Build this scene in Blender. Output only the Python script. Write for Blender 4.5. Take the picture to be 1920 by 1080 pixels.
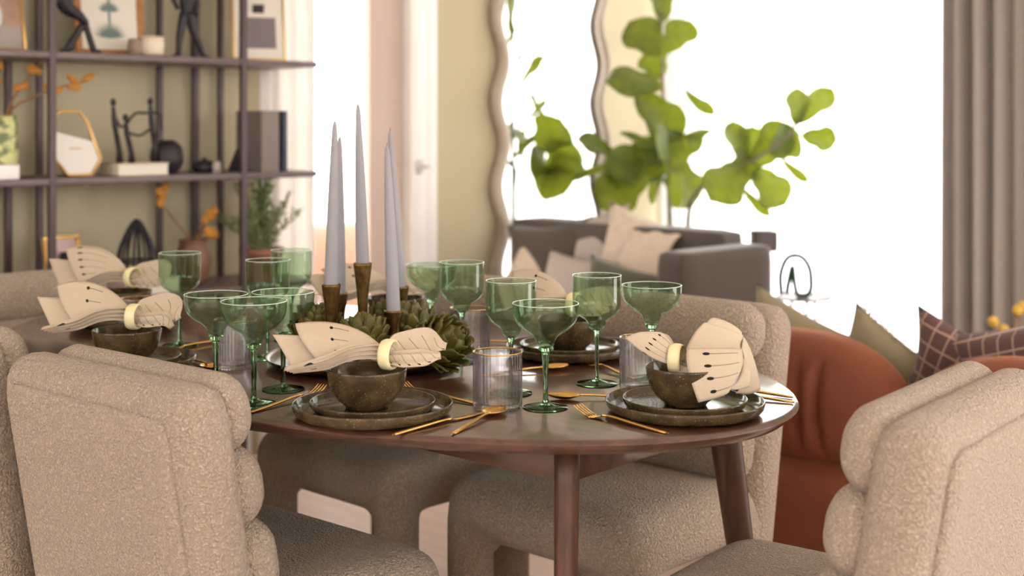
import bpy, bmesh, math, random
from mathutils import Vector, Matrix

random.seed(7)
R = math.radians
sc = bpy.context.scene
for o in list(bpy.data.objects):
    bpy.data.objects.remove(o, do_unlink=True)
COL = sc.collection

# ------------------------------------------------------------------ camera, sky, exposure
FPX, HOR, CH = 2500.0, 232.0, 1.25          # focal length in px, horizon row, eye height
cam_d = bpy.data.cameras.new('camera')
cam = bpy.data.objects.new('camera', cam_d)
COL.objects.link(cam)
cam.location = (0, 0, CH)
cam.rotation_euler = (R(90), 0, 0)
cam_d.sensor_width = 36
cam_d.lens = FPX / 1920 * 36
cam_d.shift_y = -(540 - HOR) / 1920
cam_d.dof.use_dof = True
cam_d.dof.focus_distance = 2.42
cam_d.dof.aperture_fstop = 2.6
cam_d.clip_start = 0.05
sc.camera = cam

world = bpy.data.worlds.new('overcast_sky')
sc.world = world
world.use_nodes = True
bgn = world.node_tree.nodes['Background']
bgn.inputs[0].default_value = (1.0, 0.985, 0.96, 1)
bgn.inputs[1].default_value = 6.2
sc.view_settings.view_transform = 'Standard'
sc.view_settings.look = 'None'
sc.view_settings.exposure = 0.28
sc.view_settings.gamma = 1.0
sc.view_settings.use_curve_mapping = False
sc.cycles.transparent_max_bounces = 40
sc.cycles.max_bounces = 14
sc.cycles.transmission_bounces = 12
sc.cycles.caustics_reflective = False
sc.cycles.caustics_refractive = False
sc.cycles.sample_clamp_indirect = 6.0


# ------------------------------------------------------------------ helpers
def at(px, py, Y):
    return Vector(((px - 960) / FPX * Y, Y, CH - (py - HOR) / FPX * Y))


def onz(px, py, z):
    """point on the horizontal plane z seen at that pixel"""
    Y = FPX * (CH - z) / (py - HOR)
    return Vector(((px - 960) / FPX * Y, Y, z))


UD = Vector((-0.7009, 0.7133, 0))            # across the room, into the shelf wall
VD = Vector((0.7133, 0.7009, 0))             # along the shelf wall
ROOM = math.atan2(VD.y, VD.x)


def uv(u, v, z=0.0):
    p = UD * u + VD * v
    p.z = z
    return p


def upx(px, u, z=0.0):
    """point on plane u=const seen in image column px"""
    k = (px - 960) / FPX
    Y = u / (UD.y + UD.x * k)
    return Vector((k * Y, Y, z))


def lin(r, g, b):
    def f(c):
        c /= 255.0
        return c / 12.92 if c <= 0.04045 else ((c + 0.055) / 1.055) ** 2.4
    return (f(r), f(g), f(b), 1.0)


def link(o, parent=None):
    COL.objects.link(o)
    if parent is not None:
        o.parent = parent
    return o


def mk(name, verts, faces, mat, parent=None, smooth=True, uvs=None, loc=None, rot=None):
    me = bpy.data.meshes.new(name)
    me.from_pydata([tuple(v) for v in verts], [], faces)
    me.update()
    if smooth:
        me.polygons.foreach_set('use_smooth', [True] * len(me.polygons))
    if uvs is not None:
        lay = me.uv_layers.new(name='uv')
        for p in me.polygons:
            for li in p.loop_indices:
                lay.data[li].uv = uvs[me.loops[li].vertex_index]
    if mat:
        me.materials.append(mat)
    o = bpy.data.objects.new(name, me)
    if loc is not None:
        o.location = loc
    if rot is not None:
        o.rotation_euler = rot
    return link(o, parent)


def from_mesh(name, me, parent=None, loc=None, rot=None, scale=None):
    o = bpy.data.objects.new(name, me)
    if loc is not None:
        o.location = loc
    if rot is not None:
        o.rotation_euler = rot
    if scale is not None:
        o.scale = scale
    return link(o, parent)


def tag(o, label, cat, group=None):
    o['label'] = label
    o['category'] = cat
    if group:
        o['group'] = group
    return o


def thing(name, label, cat, loc=(0, 0, 0), rotz=0.0, group=None):
    o = bpy.data.objects.new(name, None)
    o.empty_display_size = 0.05
    COL.objects.link(o)
    o.location = loc
    o.rotation_euler = (0, 0, rotz)
    return tag(o, label, cat, group)


def struct(o):
    o['kind'] = 'structure'
    return o


class MB:
    """collects shapes into one mesh"""
    def __init__(self):
        self.v, self.f, self.uv = [], [], []

    def add(self, vs, fs, M=None, uvs=None):
        b = len(self.v)
        for q in vs:
            q = Vector(q)
            self.v.append(M @ q if M is not None else q)
        self.f += [tuple(b + i for i in f) for f in fs]
        self.uv += uvs if uvs else [(0, 0)] * len(vs)
        return self

    def box(self, lo, hi, M=None):
        x0, y0, z0 = lo
        x1, y1, z1 = hi
        vs = [(x0, y0, z0), (x1, y0, z0), (x1, y1, z0), (x0, y1, z0),
              (x0, y0, z1), (x1, y0, z1), (x1, y1, z1), (x0, y1, z1)]
        fs = [(0, 3, 2, 1), (4, 5, 6, 7), (0, 1, 5, 4), (1, 2, 6, 5), (2, 3, 7, 6), (3, 0, 4, 7)]
        return self.add(vs, fs, M)

    def cbox(self, lo, hi, b=0.004, M=None):
        bm = bmesh.new()
        bmesh.ops.create_cube(bm, size=1)
        c = [(lo[i] + hi[i]) / 2 for i in range(3)]
        s = [hi[i] - lo[i] for i in range(3)]
        for v in bm.verts:
            v.co = Vector((c[0] + v.co.x * s[0], c[1] + v.co.y * s[1], c[2] + v.co.z * s[2]))
        b = min(b, min(s) * 0.45)
        bmesh.ops.bevel(bm, geom=list(bm.edges), offset=b, segments=2, affect='EDGES', profile=0.5)
        bm.verts.index_update()
        self.add([v.co.copy() for v in bm.verts], [tuple(v.index for v in f.verts) for f in bm.faces], M)
        bm.free()
        return self

    def lathe(self, prof, seg=48, M=None, rib=None):
        vs, fs = [], []
        n = len(prof)
        for (r, z) in prof:
            for k in range(seg):
                a = 2 * math.pi * k / seg
                rr = r if rib is None else r * (1 + rib(a, r, z))
                vs.append((rr * math.cos(a), rr * math.sin(a), z))
        for i in range(n - 1):
            for k in range(seg):
                k2 = (k + 1) % seg
                fs.append((i * seg + k, i * seg + k2, (i + 1) * seg + k2, (i + 1) * seg + k))
        if prof[0][0] > 1e-5:
            fs.append(tuple(reversed(range(seg))))
        if prof[-1][0] > 1e-5:
            fs.append(tuple((n - 1) * seg + k for k in range(seg)))
        return self.add(vs, fs, M)

    def lathe_closed(self, prof, seg=48, M=None, rib=None):
        """profile is a closed loop away from the axis"""
        vs, fs = [], []
        n = len(prof)
        for (r, z) in prof:
            for k in range(seg):
                a = 2 * math.pi * k / seg
                rr = r if rib is None else r * (1 + rib(a, r, z))
                vs.append((rr * math.cos(a), rr * math.sin(a), z))
        for i in range(n):
            j = (i + 1) % n
            for k in range(seg):
                k2 = (k + 1) % seg
                fs.append((i * seg + k, i * seg + k2, j * seg + k2, j * seg + k))
        return self.add(vs, fs, M)

    def tube(self, pts, rad, seg=8, M=None, closed=False, cap=True):
        pts = [Vector(p) for p in pts]
        n = len(pts)
        if not hasattr(rad, '__len__'):
            rad = [rad] * n
        if len(rad) != n:                       # resample the taper along the path
            L = list(rad)
            rad = []
            for i in range(n):
                x = i / (n - 1) * (len(L) - 1)
                k = min(int(x), len(L) - 2)
                rad.append(L[k] + (L[k + 1] - L[k]) * (x - k))
        vs, fs = [], []
        up = None
        for i, p in enumerate(pts):
            a = pts[(i - 1) % n] if (closed or i > 0) else pts[0]
            b = pts[(i + 1) % n] if (closed or i < n - 1) else pts[-1]
            t = (b - a)
            t = t.normalized() if t.length > 1e-9 else Vector((0, 0, 1))
            if up is None:
                up = Vector((0, 0, 1)) if abs(t.z) < 0.9 else Vector((1, 0, 0))
            s = t.cross(up)
            s = s.normalized() if s.length > 1e-6 else t.orthogonal().normalized()
            up = s.cross(t).normalized()
            for k in range(seg):
                an = 2 * math.pi * k / seg
                vs.append(p + (s * math.cos(an) + up * math.sin(an)) * rad[i])
        m = n if closed else n - 1
        for i in range(m):
            j = (i + 1) % n
            for k in range(seg):
                k2 = (k + 1) % seg
                fs.append((i * seg + k, i * seg + k2, j * seg + k2, j * seg + k))
        if not closed and cap:
            fs.append(tuple(reversed(range(seg))))
            fs.append(tuple((n - 1) * seg + k for k in range(seg)))
        return self.add(vs, fs, M)

    def ball(self, c, r, seg=14, M=None):
        if not hasattr(r, '__len__'):
            r = (r, r, r)
        vs, fs = [], []
        rings = seg // 2
        c = Vector(c)
        for i in range(1, rings):
            th = math.pi * i / rings
            for k in range(seg):
                a = 2 * math.pi * k / seg
                vs.append(c + Vector((r[0] * math.sin(th) * math.cos(a), r[1] * math.sin(th) * math.sin(a), -r[2] * math.cos(th))))
        for i in range(rings - 2):
            for k in range(seg):
                k2 = (k + 1) % seg
                fs.append((i * seg + k, i * seg + k2, (i + 1) * seg + k2, (i + 1) * seg + k))
        b = len(vs)
        vs.append(c - Vector((0, 0, r[2])))
        vs.append(c + Vector((0, 0, r[2])))
        for k in range(seg):
            k2 = (k + 1) % seg
            fs.append((b, k2, k))
            fs.append((b + 1, (rings - 2) * seg + k, (rings - 2) * seg + k2))
        return self.add(vs, fs, M)

    def rbox(self, lo, hi, r, n=10, M=None, fn=None):
        """soft rounded box on a cube grid; fn(p) may push points about"""
        c = Vector([(lo[i] + hi[i]) / 2 for i in range(3)])
        h = Vector([(hi[i] - lo[i]) / 2 for i in range(3)])
        if not hasattr(r, '__len__'):
            r = (r, r, r)
        r = [min(r[i], h[i] * 0.999) for i in range(3)]
        idx = {}
        vs, fs = [], []

        def vert(a, b, d):
            key = (a, b, d)
            if key in idx:
                return idx[key]
            q = []
            for i, t in enumerate(key):
                s = t / n * 2 - 1
                q.append(s)
            # denser spacing near the rounded rims
            s = Vector([math.copysign(abs(x) ** 0.8, x) for x in q])
            p = Vector((s.x * h.x, s.y * h.y, s.z * h.z))
            inner = Vector([max(-(h[i] - r[i]), min(h[i] - r[i], p[i])) for i in range(3)])
            dlt = Vector([(p[i] - inner[i]) / r[i] for i in range(3)])
            if dlt.length > 1e-9:
                m = max(abs(x) for x in dlt)
                dlt = dlt.normalized() * min(1, m)
            p = inner + Vector([dlt[i] * r[i] for i in range(3)]) + c
            if fn:
                p = fn(p)
            vs.append(p)
            idx[key] = len(vs) - 1
            return idx[key]
        for i in range(n):
            for j in range(n):
                for ax in range(3):
                    for s in (0, n):
                        quad = []
                        for (a, b) in ((i, j), (i + 1, j), (i + 1, j + 1), (i, j + 1)):
                            k = [0, 0, 0]
                            k[ax] = s
                            k[(ax + 1) % 3] = a
                            k[(ax + 2) % 3] = b
                            quad.append(vert(*k))
                        fs.append(tuple(quad) if s else tuple(reversed(quad)))
        return self.add(vs, fs, M)

    def build(self, name, mat, parent=None, smooth=True, loc=None, rot=None, uvs=False):
        return mk(name, self.v, self.f, mat, parent, smooth, self.uv if uvs else None, loc, rot)


def auto_flat(o, deg=35):
    """smooth shading with hard edges kept sharp"""
    me = o.data
    bm = bmesh.new()
    bm.from_mesh(me)
    for e in bm.edges:
        if len(e.link_faces) == 2 and e.calc_face_angle(0) > R(deg):
            e.smooth = False
    bm.to_mesh(me)
    bm.free()
    return o


def crv(pts, n=24):
    """Catmull-Rom through points"""
    P = [Vector(p) for p in pts]
    P = [P[0] * 2 - P[1]] + P + [P[-1] * 2 - P[-2]]
    out = []
    segs = len(P) - 3
    for i in range(segs):
        m = n // segs + 1
        for k in range(m):
            t = k / m
            a, b, c, d = P[i:i + 4]
            out.append(0.5 * ((2 * b) + (c - a) * t + (2 * a - 5 * b + 4 * c - d) * t * t + (3 * b - a - 3 * c + d) * t ** 3))
    out.append(P[-2].copy())
    return out


# ------------------------------------------------------------------ materials
MATS = {}


def mat(name, col, rough=0.6, metal=0.0, coat=0.0, spec=0.5, sheen=0.0, trans=0.0, ior=1.45, noise=None, bump=None, sub=0.0):
    """noise=(scale, second colour, contrast) ; bump=(kind, scale, strength, distance)"""
    m = bpy.data.materials.new(name)
    m.use_nodes = True
    nt = m.node_tree
    b = nt.nodes['Principled BSDF']
    b.inputs['Base Color'].default_value = col
    b.inputs['Roughness'].default_value = rough
    b.inputs['Metallic'].default_value = metal
    b.inputs['Coat Weight'].default_value = coat
    b.inputs['Specular IOR Level'].default_value = spec
    b.inputs['Sheen Weight'].default_value = sheen
    b.inputs['Transmission Weight'].default_value = trans
    b.inputs['IOR'].default_value = ior
    if sub:
        b.inputs['Subsurface Weight'].default_value = sub
        b.inputs['Subsurface Scale'].default_value = 0.02
    tc = nt.nodes.new('ShaderNodeTexCoord')
    if noise:
        t = nt.nodes.new('ShaderNodeTexNoise')
        t.inputs['Scale'].default_value = noise[0]
        t.inputs['Detail'].default_value = 4
        nt.links.new(tc.outputs['Object'], t.inputs['Vector'])
        r = nt.nodes.new('ShaderNodeValToRGB')
        w = noise[2] if len(noise) > 2 else 0.2
        r.color_ramp.elements[0].position = 0.5 - w
        r.color_ramp.elements[1].position = 0.5 + w
        r.color_ramp.elements[0].color = col
        r.color_ramp.elements[1].color = noise[1]
        nt.links.new(t.outputs['Fac'], r.inputs['Fac'])
        nt.links.new(r.outputs['Color'], b.inputs['Base Color'])
    if bump:
        if bump[0] == 'voronoi':
            t = nt.nodes.new('ShaderNodeTexVoronoi')
            out = t.outputs['Distance']
        else:
            t = nt.nodes.new('ShaderNodeTexNoise')
            t.inputs['Detail'].default_value = 3
            out = t.outputs['Fac']
        t.inputs['Scale'].default_value = bump[1]
        nt.links.new(tc.outputs['Object'], t.inputs['Vector'])
        bp = nt.nodes.new('ShaderNodeBump')
        bp.inputs['Strength'].default_value = bump[2]
        bp.inputs['Distance'].default_value = bump[3]
        nt.links.new(out, bp.inputs['Height'])
        nt.links.new(bp.outputs['Normal'], b.inputs['Normal'])
    MATS[name] = m
    return m


def boucle(name, c1, c2):
    m = mat(name, c1, 0.95, sheen=0.25, spec=0.15)
    nt = m.node_tree
    b = nt.nodes['Principled BSDF']
    tc = [n for n in nt.nodes if n.type == 'TEX_COORD'][0]
    n0 = nt.nodes.new('ShaderNodeTexNoise')
    n0.inputs['Scale'].default_value = 90
    n0.inputs['Detail'].default_value = 2
    nt.links.new(tc.outputs['Object'], n0.inputs['Vector'])
    add = nt.nodes.new('ShaderNodeVectorMath')
    add.operation = 'MULTIPLY_ADD'
    add.inputs[1].default_value = (0.012, 0.012, 0.012)
    nt.links.new(n0.outputs['Color'], add.inputs[0])
    nt.links.new(tc.outputs['Object'], add.inputs[2])
    v = nt.nodes.new('ShaderNodeTexVoronoi')
    v.inputs['Scale'].default_value = 210
    nt.links.new(add.outputs[0], v.inputs['Vector'])
    n1 = nt.nodes.new('ShaderNodeTexNoise')
    n1.inputs['Scale'].default_value = 160
    n1.inputs['Detail'].default_value = 4
    nt.links.new(tc.outputs['Object'], n1.inputs['Vector'])
    mx = nt.nodes.new('ShaderNodeMath')
    mx.operation = 'SUBTRACT'
    nt.links.new(n1.outputs['Fac'], mx.inputs[0])
    nt.links.new(v.outputs['Distance'], mx.inputs[1])
    r = nt.nodes.new('ShaderNodeValToRGB')
    r.color_ramp.elements[0].position = -0.0
    r.color_ramp.elements[1].position = 0.42
    r.color_ramp.elements[0].color = c2
    r.color_ramp.elements[1].color = c1
    nt.links.new(mx.outputs[0], r.inputs['Fac'])
    nt.links.new(r.outputs['Color'], b.inputs['Base Color'])
    bp = nt.nodes.new('ShaderNodeBump')
    bp.inputs['Strength'].default_value = 0.9
    bp.inputs['Distance'].default_value = 0.007
    nt.links.new(mx.outputs[0], bp.inputs['Height'])
    nt.links.new(bp.outputs['Normal'], b.inputs['Normal'])
    return m


def wood(name, c1, c2, rough, scale=(3, 40, 40), coat=0.0, coat_rough=0.2):
    m = mat(name, c1, rough, coat=coat)
    nt = m.node_tree
    b = nt.nodes['Principled BSDF']
    b.inputs['Coat Roughness'].default_value = coat_rough
    tc = [n for n in nt.nodes if n.type == 'TEX_COORD'][0]
    mp = nt.nodes.new('ShaderNodeMapping')
    mp.inputs['Scale'].default_value = scale
    nt.links.new(tc.outputs['Object'], mp.inputs['Vector'])
    n = nt.nodes.new('ShaderNodeTexNoise')
    n.inputs['Scale'].default_value = 1.6
    n.inputs['Detail'].default_value = 6
    n.inputs['Distortion'].default_value = 0.4
    nt.links.new(mp.outputs['Vector'], n.inputs['Vector'])
    r = nt.nodes.new('ShaderNodeValToRGB')
    r.color_ramp.elements[0].position = 0.33
    r.color_ramp.elements[1].position = 0.68
    r.color_ramp.elements[0].color = c1
    r.color_ramp.elements[1].color = c2
    nt.links.new(n.outputs['Fac'], r.inputs['Fac'])
    nt.links.new(r.outputs['Color'], b.inputs['Base Color'])
    bp = nt.nodes.new('ShaderNodeBump')
    bp.inputs['Strength'].default_value = 0.15
    bp.inputs['Distance'].default_value = 0.001
    nt.links.new(n.outputs['Fac'], bp.inputs['Height'])
    nt.links.new(bp.outputs['Normal'], b.inputs['Normal'])
    return m


def glaze(name):
    m = mat(name, lin(92, 80, 60), 0.13, spec=0.38)
    nt = m.node_tree
    b = nt.nodes['Principled BSDF']
    tc = [n for n in nt.nodes if n.type == 'TEX_COORD'][0]
    n = nt.nodes.new('ShaderNodeTexNoise')
    n.inputs['Scale'].default_value = 30
    n.inputs['Detail'].default_value = 5
    nt.links.new(tc.outputs['Object'], n.inputs['Vector'])
    r = nt.nodes.new('ShaderNodeValToRGB')
    r.color_ramp.elements[0].position = 0.35
    r.color_ramp.elements[1].position = 0.7
    r.color_ramp.elements[0].color = lin(56, 45, 31)
    r.color_ramp.elements[1].color = lin(92, 76, 51)
    nt.links.new(n.outputs['Fac'], r.inputs['Fac'])
    v = nt.nodes.new('ShaderNodeTexVoronoi')
    v.inputs['Scale'].default_value = 190
    nt.links.new(tc.outputs['Object'], v.inputs['Vector'])
    lt = nt.nodes.new('ShaderNodeMath')
    lt.operation = 'LESS_THAN'
    lt.inputs[1].default_value = 0.12
    nt.links.new(v.outputs['Distance'], lt.inputs[0])
    mx = nt.nodes.new('ShaderNodeMixRGB')
    mx.inputs['Color2'].default_value = lin(164, 144, 104)
    nt.links.new(lt.outputs[0], mx.inputs['Fac'])
    nt.links.new(r.outputs['Color'], mx.inputs['Color1'])
    nt.links.new(mx.outputs[0], b.inputs['Base Color'])
    return m


def thin_glass(name, tint, refl=0.9):
    m = bpy.data.materials.new(name)
    m.use_nodes = True
    nt = m.node_tree
    nt.nodes.clear()
    out = nt.nodes.new('ShaderNodeOutputMaterial')
    mix = nt.nodes.new('ShaderNodeMixShader')
    tr = nt.nodes.new('ShaderNodeBsdfTransparent')
    tr.inputs[0].default_value = tint
    gl = nt.nodes.new('ShaderNodeBsdfGlossy')
    gl.inputs['Roughness'].default_value = 0.02
    lw = nt.nodes.new('ShaderNodeLayerWeight')
    lw.inputs[0].default_value = 0.5
    p = nt.nodes.new('ShaderNodeMath')
    p.operation = 'POWER'
    p.inputs[1].default_value = 4.0
    nt.links.new(lw.outputs['Facing'], p.inputs[0])
    q = nt.nodes.new('ShaderNodeMath')
    q.operation = 'MULTIPLY_ADD'
    q.inputs[1].default_value = refl * 0.75
    q.inputs[2].default_value = 0.035
    nt.links.new(p.outputs[0], q.inputs[0])
    nt.links.new(q.outputs[0], mix.inputs[0])
    nt.links.new(tr.outputs[0], mix.inputs[1])
    nt.links.new(gl.outputs[0], mix.inputs[2])
    nt.links.new(mix.outputs[0], out.inputs[0])
    return m


def solid_glass(name, tint, rough=0.0):
    m = bpy.data.materials.new(name)
    m.use_nodes = True
    nt = m.node_tree
    nt.nodes.clear()
    out = nt.nodes.new('ShaderNodeOutputMaterial')
    g = nt.nodes.new('ShaderNodeBsdfGlass')
    g.inputs['Color'].default_value = tint
    g.inputs['Roughness'].default_value = rough
    g.inputs['IOR'].default_value = 1.46
    nt.links.new(g.outputs[0], out.inputs[0])
    return m


def sheer(name, col, tr=0.6, opening=0.25):
    m = bpy.data.materials.new(name)
    m.use_nodes = True
    nt = m.node_tree
    nt.nodes.clear()
    out = nt.nodes.new('ShaderNodeOutputMaterial')
    a = nt.nodes.new('ShaderNodeMixShader')
    a.inputs[0].default_value = tr
    d = nt.nodes.new('ShaderNodeBsdfDiffuse')
    d.inputs[0].default_value = col
    t = nt.nodes.new('ShaderNodeBsdfTranslucent')
    t.inputs[0].default_value = col
    nt.links.new(d.outputs[0], a.inputs[1])
    nt.links.new(t.outputs[0], a.inputs[2])
    b = nt.nodes.new('ShaderNodeMixShader')
    b.inputs[0].default_value = opening
    tp = nt.nodes.new('ShaderNodeBsdfTransparent')
    nt.links.new(a.outputs[0], b.inputs[1])
    nt.links.new(tp.outputs[0], b.inputs[2])
    nt.links.new(b.outputs[0], out.inputs[0])
    return m


def printed_linen(name):
    """cream linen with printed thin stems ending in dark seed marks (uv: across, along)"""
    m = mat(name, lin(192, 174, 153), 0.85, spec=0.2, bump=('noise', 38, 0.5, 0.006))
    nt = m.node_tree
    b = nt.nodes['Principled BSDF']
    u = nt.nodes.new('ShaderNodeUVMap')
    u.uv_map = 'uv'
    s = nt.nodes.new('ShaderNodeSeparateXYZ')
    nt.links.new(u.outputs[0], s.inputs[0])

    def math_(op, a, bb=None, c=None):
        n = nt.nodes.new('ShaderNodeMath')
        n.operation = op
        for i, x in enumerate((a, bb, c)):
            if x is None:
                continue
            if hasattr(x, 'links'):
                nt.links.new(x, n.inputs[i])
            else:
                n.inputs[i].default_value = x
        return n.outputs[0]
    fx = math_('FRACT', math_('MULTIPLY', s.outputs[0], 5.0))
    dx = math_('ABSOLUTE', math_('SUBTRACT', fx, 0.5))
    line = math_('LESS_THAN', dx, 0.035)
    yy = s.outputs[1]
    inl = math_('MULTIPLY', math_('GREATER_THAN', yy, 0.48), math_('LESS_THAN', yy, 0.80))
    l2 = math_('MULTIPLY', line, inl)
    # seed
    ey = math_('DIVIDE', math_('SUBTRACT', yy, 0.82), 0.035)
    ex = math_('DIVIDE', dx, 0.13)
    rr = math_('ADD', math_('MULTIPLY', ey, ey), math_('MULTIPLY', ex, ex))
    seed = math_('LESS_THAN', rr, 1.0)
    fac = math_('MAXIMUM', math_('MULTIPLY', l2, 0.65), seed)
    mx = nt.nodes.new('ShaderNodeMixRGB')
    mx.inputs['Color1'].default_value = lin(192, 174, 153)
    mx.inputs['Color2'].default_value = lin(34, 28, 26)
    nt.links.new(fac, mx.inputs['Fac'])
    nt.links.new(mx.outputs[0], b.inputs['Base Color'])
    return m


def plaid(name, base, line1):
    m = mat(name, base, 0.9, sheen=0.2, bump=('noise', 500, 0.2, 0.001))
    nt = m.node_tree
    b = nt.nodes['Principled BSDF']
    tc = [n for n in nt.nodes if n.type == 'TEX_COORD'][0]
    s = nt.nodes.new('ShaderNodeSeparateXYZ')
    nt.links.new(tc.outputs['Object'], s.inputs[0])
    outs = []
    for ax in (0, 2):
        a = nt.nodes.new('ShaderNodeMath')
        a.operation = 'MULTIPLY'
        a.inputs[1].default_value = 22
        nt.links.new(s.outputs[ax], a.inputs[0])
        f = nt.nodes.new('ShaderNodeMath')
        f.operation = 'FRACT'
        nt.links.new(a.outputs[0], f.inputs[0])
        l = nt.nodes.new('ShaderNodeMath')
        l.operation = 'LESS_THAN'
        l.inputs[1].default_value = 0.1
        nt.links.new(f.outputs[0], l.inputs[0])
        outs.append(l)
    mxm = nt.nodes.new('ShaderNodeMath')
    mxm.operation = 'MAXIMUM'
    nt.links.new(outs[0].outputs[0], mxm.inputs[0])
    nt.links.new(outs[1].outputs[0], mxm.inputs[1])
    mx = nt.nodes.new('ShaderNodeMixRGB')
    mx.inputs['Color1'].default_value = base
    mx.inputs['Color2'].default_value = line1
    nt.links.new(mxm.outputs[0], mx.inputs['Fac'])
    nt.links.new(mx.outputs[0], b.inputs['Base Color'])
    return m


M_BOUCLE = boucle('boucle_cream', lin(210, 191, 170), lin(172, 153, 134))
M_WALL = mat('wall_paint', lin(194, 182, 153), 0.85, spec=0.2, noise=(1.2, lin(187, 175, 147), 0.3))
M_CEIL = mat('ceiling_paint', lin(236, 230, 220), 0.9, spec=0.2)
M_FLOOR = wood('floor_pale_oak', lin(206, 180, 167), lin(218, 194, 181), 0.5, (14, 1.2, 1))
M_WHITE = mat('white_paint', lin(238, 234, 232), 0.5)
M_WALNUT = wood('walnut', lin(62, 37, 29), lin(92, 58, 46), 0.32, (2.2, 26, 26), coat=1.0, coat_rough=0.10)
M_WALNUT_L = wood('walnut_leg', lin(62, 38, 29), lin(94, 60, 45), 0.45, (40, 40, 3))
M_GLAZE = glaze('speckled_glaze')
M_GREEN = thin_glass('green_glass', (0.80, 0.875, 0.79, 1))
M_GREEN_S = solid_glass('green_glass_solid', (0.54, 0.66, 0.54, 1))
M_CLEAR = thin_glass('clear_fluted_glass', (0.98, 0.972, 0.98, 1), 0.9)
_nt = M_CLEAR.node_tree
_o = [n for n in _nt.nodes if n.type == 'OUTPUT_MATERIAL'][0]
_m = _nt.nodes.new('ShaderNodeMixShader')
_m.inputs[0].default_value = 0.16
_g = _nt.nodes.new('ShaderNodeBsdfGlass')
_g.inputs['IOR'].default_value = 1.45
_g.inputs['Color'].default_value = (0.98, 0.97, 0.98, 1)
_nt.links.new(_o.inputs[0].links[0].from_socket, _m.inputs[1])
_nt.links.new(_g.outputs[0], _m.inputs[2])
_nt.links.new(_m.outputs[0], _o.inputs[0])
_tr = [n for n in _nt.nodes if n.type == 'BSDF_TRANSPARENT'][0]
_lw = [n for n in _nt.nodes if n.type == 'LAYER_WEIGHT'][0]
_pw = [n for n in _nt.nodes if n.type == 'MATH' and n.operation == 'POWER'][0]
_pw.inputs[1].default_value = 2.0
_rp = _nt.nodes.new('ShaderNodeValToRGB')                 # facing-angle tint painting the dark refraction streaks of the flutes
_rp.color_ramp.elements[0].position = 0.02
_rp.color_ramp.elements[0].color = (0.99, 0.985, 0.99, 1)
_rp.color_ramp.elements[1].position = 0.32
_rp.color_ramp.elements[1].color = (0.80, 0.775, 0.795, 1)
_nt.links.new(_lw.outputs['Facing'], _rp.inputs['Fac'])
_nt.links.new(_rp.outputs['Color'], _tr.inputs[0])
M_RIM_GLINT = mat('rim_highlight', lin(226, 240, 224), 0.06, trans=0.4, coat=0.5)  # pale colour stands in for the light caught along the glass edge
M_GOLD = mat('brushed_gold', lin(222, 178, 104), 0.26, metal=1.0, bump=('noise', 300, 0.05, 0.0005))
M_GOLDRIM = mat('gold_rim', lin(226, 176, 104), 0.2, metal=1.0)
M_BRASS = mat('aged_brass', lin(128, 98, 56), 0.38, metal=0.9, noise=(60, lin(88, 66, 38), 0.15), bump=('noise', 140, 0.35, 0.002))
M_CANDLE = mat('grey_wax', lin(150, 147, 152), 0.5, sub=0.15)
M_WICK = mat('wick', lin(120, 112, 104), 0.9)
M_LINEN = printed_linen('printed_linen')
M_RING = mat('bone_ring', lin(236, 220, 172), 0.35, sub=0.1)
M_BRACT = mat('artichoke_bract', lin(112, 104, 38), 0.42, noise=(24, lin(60, 53, 25), 0.2))
M_ASTEM = mat('artichoke_stem', lin(110, 104, 50), 0.7)
M_TRAY = mat('bronze_tray', lin(120, 96, 84), 0.3, metal=0.75, noise=(20, lin(88, 66, 58), 0.2))
M_BLACKM = mat('bronze_black_metal', lin(84, 72, 74), 0.45, metal=0.4)
M_SHELF = mat('shelf_board', lin(112, 98, 98), 0.4, metal=0.2, noise=(10, lin(100, 86, 86), 0.3))
M_BLACK = mat('black_cast', lin(26, 22, 26), 0.5, noise=(60, lin(48, 42, 46), 0.2))
M_GOLDFR = mat('gold_frame', lin(214, 172, 110), 0.35, metal=0.8)
M_OAKFR = mat('honey_wood', lin(182, 124, 64), 0.5, noise=(30, lin(150, 96, 48), 0.2))
M_PAPER = mat('paper', lin(226, 218, 204), 0.8)
M_INK = mat('grey_green_ink', lin(112, 130, 124), 0.8)
M_GREYP = mat('grey_print', lin(120, 110, 112), 0.6)
M_PINKP = mat('pink_print', lin(206, 182, 180), 0.5, noise=(14, lin(170, 140, 138), 0.2))
M_MIRROR = mat('mirror_silver', (0.92, 0.92, 0.92, 1), 0.005, metal=1.0)
M_FRAME = mat('plaster_frame', lin(176, 160, 142), 0.6, noise=(30, lin(160, 144, 126), 0.3))
M_SHEER = sheer('sheer_curtain', (0.92, 0.92, 0.92, 1), 0.6, 0.35)
M_DRAPE = mat('taupe_drape', lin(172, 164, 157), 0.9, sheen=0.2, noise=(220, lin(156, 148, 141), 0.2))
M_DRAPEP = sheer('pink_drape', lin(236, 231, 227), 0.4, 0.05)
M_ORANGE = mat('rust_velvet', lin(124, 66, 42), 0.75, sheen=0.4, noise=(9, lin(108, 55, 34), 0.3))
M_ORANGE.node_tree.nodes['Principled BSDF'].inputs['Sheen Tint'].default_value = lin(232, 150, 104)
M_SOFA = mat('taupe_velvet', lin(72, 61, 55), 0.8, sheen=0.35)
M_CREAMC = mat('cream_cloth', lin(214, 196, 176), 0.9, sheen=0.2, noise=(50, lin(190, 170, 150), 0.3))
M_OLIVEC = mat('olive_cloth', lin(146, 134, 106), 0.9, sheen=0.2)
M_GREENC = mat('moss_cloth', lin(70, 68, 46), 0.9, sheen=0.3)
M_GREYC = mat('grey_cloth', lin(172, 160, 152), 0.9)
M_FRINGE = mat('cushion_fringe', lin(178, 158, 136), 0.95)
M_PLAID = plaid('plum_plaid', lin(96, 66, 66), lin(176, 144, 132))
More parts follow.
